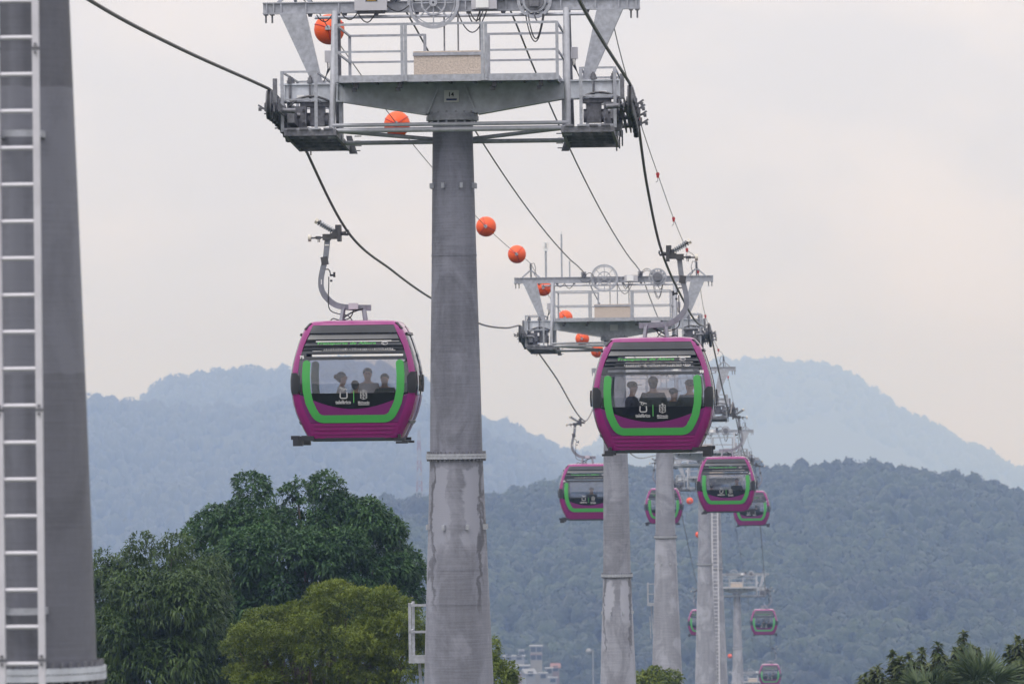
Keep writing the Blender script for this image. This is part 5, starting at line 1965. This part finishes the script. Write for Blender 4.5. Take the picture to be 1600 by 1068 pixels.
def plant(G, n, w_rng, h_k, t_rng=(0, 1), crest=0):
    """Random standing points on a hill grid (rows base to crest)."""
    ny, nx = G.shape[:2]
    t = nrs.uniform(t_rng[0], t_rng[1], n) * (ny - 1.001)
    u = nrs.uniform(0, 1, n) * (nx - 1.001)
    if crest:
        t[:crest] = (ny - 1.001) * nrs.uniform(.965, 1, crest)
    i, j = t.astype(int), u.astype(int)
    a, b = (t - i)[:, None], (u - j)[:, None]
    P = (G[i, j] * (1 - a) * (1 - b) + G[i + 1, j] * a * (1 - b) + G[i, j + 1] * (1 - a) * b + G[i + 1, j + 1] * a * b)
    # stands of small and of tall trees
    patch = .5 + .5 * np.sin(P[:, 0] * .055 + 2 * np.sin(P[:, 1] * .02)) * np.sin(P[:, 1] * .035 + 1.3 * np.sin(P[:, 0] * .031))
    w_ = w_rng[0] + (w_rng[1] - w_rng[0]) * np.clip(.65 * nrs.beta(1.3, 1.9, n) + .45 * patch, 0, 1)
    h = w_ * nrs.uniform(h_k[0], h_k[1], n)
    P = P.copy(); P[:, 2] += h * .75
    return P, np.stack([w_, w_, h], 1)

TB = [crown_template(80, True, s, .30, 10, 7) for s in range(9)]
TF_ = [crown_template(40, True, 20 + s, .34, 9, 6) for s in range(5)]
TG = [crown_template(24, True, 40 + s, .42, 8, 5) for s in range(4)]

# near wooded hill across the valley
SKB = [(x, y + 24) for x, y in [(-900, 1080), (150, 960), (290, 900), (450, 845), (560, 790), (600, 778), (660, 768), (757, 765), (830, 772), (870, 756), (940, 732), (1000, 728), (1100, 730), (1200, 727), (1300, 730), (1370, 728), (1420, 735), (1460, 745), (1500, 745), (1540, 757), (1600, 765), (1700, 790), (2600, 900)]]
GB = hill('near_hill', 1450, 2050, -86, SKB, -900, 2600, M['hillsoil'], 2.2, 220, 30, .72)
view = slice(60, 170)
GBv = GB[:, 84:168]
P, S = plant(GBv, 4700, (1.8, 5.0), (.7, 1.35), (.04, 1), 240)
forest('near_forest', P, S, M['forest'], TB)
GBo = np.concatenate([GB[:, :85]], 1)
P, S = plant(GB[:, :85], 300, (5, 9), (.8, 1.2)); P2, S2 = plant(GB[:, 167:], 350, (5, 9), (.8, 1.2))
forest('side_forest', np.concatenate([P, P2]), np.concatenate([S, S2]), M['forest'], TF_)

# tall blue hill on the left: a front ridge and a higher one behind
SKA1 = [(x, y + 16) for x, y in [(-1200, 760), (-300, 650), (100, 622), (150, 622), (205, 628), (260, 634), (330, 636), (400, 626), (450, 620), (520, 600), (600, 610), (680, 640), (757, 676), (830, 705), (900, 740), (980, 790), (1200, 860), (2000, 940)]]
GA1 = hill('left_hill', 3450, 4950, -130, SKA1, -1200, 2000, M['hillsoil'], 6, 180, 26, .8)
P, S = plant(GA1[:, 56:132], 3300, (3.6, 7.5), (.8, 1.4), (.02, 1), 190)
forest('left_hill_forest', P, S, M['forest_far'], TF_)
SKA2 = [(x, y + 16) for x, y in [(-1200, 800), (0, 720), (150, 665), (215, 634), (240, 606), (265, 592), (300, 584), (350, 578), (400, 575), (440, 580), (480, 566), (540, 558), (600, 570), (660, 595), (700, 618), (757, 650), (800, 664), (840, 684), (880, 703), (930, 716), (1000, 760), (1200, 860), (2000, 950)]]
GA2 = hill('left_peak', 5100, 6000, -140, SKA2, -1200, 2000, M['hillsoil'], 5, 180, 22, .8)
P, S = plant(GA2[:, 62:128], 1700, (4.5, 9), (.8, 1.4), (.45, 1), 240)
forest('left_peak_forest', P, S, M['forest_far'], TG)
# pale mountain behind on the right
SKC = [(x, y + 8) for x, y in [(-600, 1000), (700, 800), (900, 720), (980, 650), (1040, 605), (1090, 575), (1130, 564), (1190, 567), (1260, 574), (1310, 581), (1345, 598), (1400, 641), (1450, 664), (1500, 690), (1550, 716), (1600, 741), (1700, 785), (2600, 1000)]]
GC = hill('far_mountain', 7800, 9150, -185, SKC, -600, 2600, M['hillsoil'], 6, 260, 16, .9)
P, S = plant(GC[:, 110:190], 900, (7, 13), (.7, 1.2), (.6, 1), 420)
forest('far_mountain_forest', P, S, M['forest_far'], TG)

# single trees that stand out on the skylines
def ridge_tree_mesh(kind, seed):
    V, Fc = crown_template(90, False, seed, .42)
    if kind == 'pine':
        V = V * np.array([.36, .36, .34]) + np.array([0, 0, .72])
    else:
        V = V * np.array([.46, .46, .36]) + np.array([0, 0, .66])
    return V, Fc
RT = []
for s in range(3):
    V, Fc = ridge_tree_mesh('pine' if s < 2 else 'round', 60 + s)
    root = empty('ridge_tree')
    np_mesh('crown', V, Fc, M['forest_far'], root)
    MB().tube([(0, 0, -.1), (.02, 0, .4), (0, 0, .75)], [.035, .028, .015], 5).build('trunk', M['bark'], root)
    RT.append(root)
def ridge_trees(G, d_c, sk, pxs, hpx, label, group, used):
    for k, px in enumerate(pxs):
        src = RT[k % 3]
        o = copy_tree(src)
        y = skyline(sk)(px)
        p = at(px, y, d_c)
        h = rnd.uniform(*hpx) * d_c / F_PX
        o.location = (p.x, p.y - 4, p.z - h * .15)
        o.scale = (h, h, h)
        o.rotation_euler.z = rnd.uniform(0, 6)
        tag(o, label, 'tree', group)
r5 = random.Random(9)
ridge_trees(GA1, 4950, SKA1, [138, 148, 158, 168, 175, 184, 196, 203, 213, 222, 229], (19, 30), 'hazy blue tree in the row along the left ridge, just right of the blurred pole', 'trees on the lower left ridge', None)
ridge_trees(GA2, 6000, SKA2, [226, 238, 247, 258, 268, 279, 291, 302, 314, 325, 335, 349, 360, 372, 384, 392, 399, 404, 412, 425, 437, 447], (15, 26), 'faint blue tree along the top of the left peak', 'trees on the left peak skyline', None)
ridge_trees(GB, 2050, SKB, [1212, 1236, 1248, 1276, 1300, 1322, 1341, 1366, 1402, 1416, 1433, 1449, 1478, 1495, 1512, 1524, 1557, 1585], (22, 34), 'grey-green tree standing up along the right hill skyline', 'trees on the right hill skyline', None)
for r_ in RT:
    for c in list(r_.children):
        bpy.data.objects.remove(c)
    bpy.data.objects.remove(r_)

# ------------------------------------------------------------------ far houses, mast
def house(px, py, d, w_, dp, h, m, label, floors=1, roof='flat', rm=None, rz=0.0, wins=2):
    b = at(px, py, d)
    root = empty('house', (b.x, b.y, b.z), rz)
    tag(root, label, 'house', 'houses at the foot of the hill')
    w_, h, dp = w_ * 1.15, h * 1.12, dp * 1.2
    MB().b2(-w_ / 2, w_ / 2, 0, dp, -6, h).build('wall', m, root)
    if roof == 'flat':
        MB().b2(-w_ / 2 - .25, w_ / 2 + .25, -.3, dp + .3, h, h + .3).build('roof', M['wall_white'], root)
    else:
        q = MB()
        q.v = [(-w_ / 2 - .4, -.5, h), (w_ / 2 + .4, -.5, h), (w_ / 2 + .4, dp + .5, h), (-w_ / 2 - .4, dp + .5, h), (-w_ / 2 - .4, dp / 2, h + w_ * .16 + .8), (w_ / 2 + .4, dp / 2, h + w_ * .16 + .8)]
        q.f = [(0, 1, 5, 4), (2, 3, 4, 5), (0, 4, 3), (1, 2, 5), (0, 3, 2, 1)]
        q.build('roof', rm or M['rooftile'], root)
    fh = h / floors
    for fl in range(floors):
        for k in range(wins):
            x = -w_ / 2 + w_ * (k + .5) / wins
            f = MB()
            z0 = fl * fh + fh * .35
            f.b2(x - .75, x + .75, -.06, .04, z0 - .08, z0 + 1.28)
            fo = f.build('window', M['wall_white'], root)
            MB().b2(x - .62, x + .62, -.09, -.062, z0, z0 + 1.2).build('pane', M['window_dark'], fo)
        if fl:
            MB().b2(-w_ / 2 - .1, w_ / 2 + .1, -.35, 0, fl * fh - .15, fl * fh + .2).build('balcony_slab', M['wall_pink'], root)
    return root
HD = 1440.0
house(838, 1034, HD, 2.6, 4, 3.5, M['wall_cream'], 'tall pale two-storey house standing highest on the far hillside', 2, wins=2)
house(803, 1032, HD - 5, 4.6, 4, .9, M['wall_white'], 'long low pale roof left of the two-storey house', 1, wins=2)
house(815, 1030, HD, .9, 2, 2.0, M['wall_cream'], 'small pale tower block above the long low roof', 1, wins=1)
house(818, 1052, HD - 20, 2.4, 4, 1.6, M['wall_pink'], 'dull pink house below the long low roof', 1, wins=2)
house(829, 1058, HD - 30, 2.1, 3, .9, M['wall_white'], 'low house with a bright pale roof right of the leafy tree', 1, 'gable', M['wall_white'], .3, 1)
house(849, 1062, HD - 25, 1.7, 3, 1.4, M['wall_white'], 'white house in the cluster below the two-storey house, left end', 1, wins=1)
house(858, 1055, HD - 15, 1.5, 3, 1.5, M['wall_white'], 'white house at the top of the far cluster', 1, wins=1)
house(868, 1050, HD - 10, 1.6, 3, 1.1, M['wall_pink'], 'pink house with a red roof at the right end of the cluster', 1, 'gable', M['rooftile'], 0, 1)
house(864, 1068, HD - 35, 1.6, 3, 1.2, M['wall_white'], 'white house at the bottom edge of the far cluster', 1, wins=1)

def radio_mast(px, py_top, py_bot, d, label):
    b, t = at(px, py_bot, d), at(px, py_top, d)
    Hh = t.z - b.z
    root = empty('radio_mast', (b.x, d, b.z))
    tag(root, label, 'radio mast')
    n = 9
    for k in range(n):
        z0, z1 = Hh * k / n, Hh * (k + 1) / n
        r0, r1 = 1.25 * (1 - .8 * k / n), 1.25 * (1 - .8 * (k + 1) / n)
        m_ = MB()
        c0 = [(r0, r0), (-r0, r0), (-r0, -r0), (r0, -r0)]
        c1 = [(r1, r1), (-r1, r1), (-r1, -r1), (r1, -r1)]
        for i in range(4):
            j = (i + 1) % 4
            m_.beam((*c0[i], z0), (*c1[i], z1), .2, .2)
            m_.beam((*c0[i], z0), (*c1[j], z1), .12, .12)
            m_.beam((*c1[i], z1), (*c1[j], z1), .12, .12)
        m_.build('lattice_section', M['mast_red'] if k % 2 else M['mast_white'], root)
    for k, (z, x) in enumerate(((.62, -.5), (.42, -.7), (.40, .6), (.2, -.9), (.22, .8), (.52, .5))):
        MB().cyl((x, -.9, Hh * z), (x, -.5, Hh * z), .5, n=12).build('dish', M['mast_white'], root)
    return root
radio_mast(656, 672, 815, 1990, 'tall red and white lattice radio mast on the wooded ridge, left of the nearest pole')

# street lamp far below beside the second pole
b = at(927, 1068, 1350)
lp_ = empty('street_lamp', (b.x, b.y, ground_z(1350)))
tag(lp_, 'hazy street lamp standing left of the foot of the second pole', 'street lamp')
hz = at(927, 1016, 1350).z - ground_z(1350)
MB().tube([(0, 0, 0), (0, 0, hz)], [.2, .14], 8).build('post', M['lamp_grey'], lp_)
MB().tube([(0, 0, hz), (-.3, 0, hz + .2), (-.9, 0, hz + .1)], .06, 6).build('arm', M['lamp_grey'], lp_)
MB().ball((-1.0, 0, hz - .1), .7, 14, 9).build('globe', M['lamp_grey'], lp_)

# ------------------------------------------------------------------ haze
def make_haze():
    m = bpy.data.materials.new('haze')
    m.use_nodes = True
    t = m.node_tree
    t.nodes.clear()
    o = N(t, 'ShaderNodeOutputMaterial')
    v = N(t, 'ShaderNodeVolumePrincipled')
    v.inputs['Color'].default_value = (0.41, 0.58, 1.0, 1)
    v.inputs['Absorption Color'].default_value = (1, 1, 1, 1)
    v.inputs['Density'].default_value = HAZE
    v.inputs['Anisotropy'].default_value = 0.5
    t.links.new(v.outputs[0], o.inputs['Volume'])
    o_ = MB().b2(-3900, 4000, -400, 10750, -230, 74).build('haze', m)
    tag(o_, kind='stuff')
HAZE = 0.0003
make_haze()
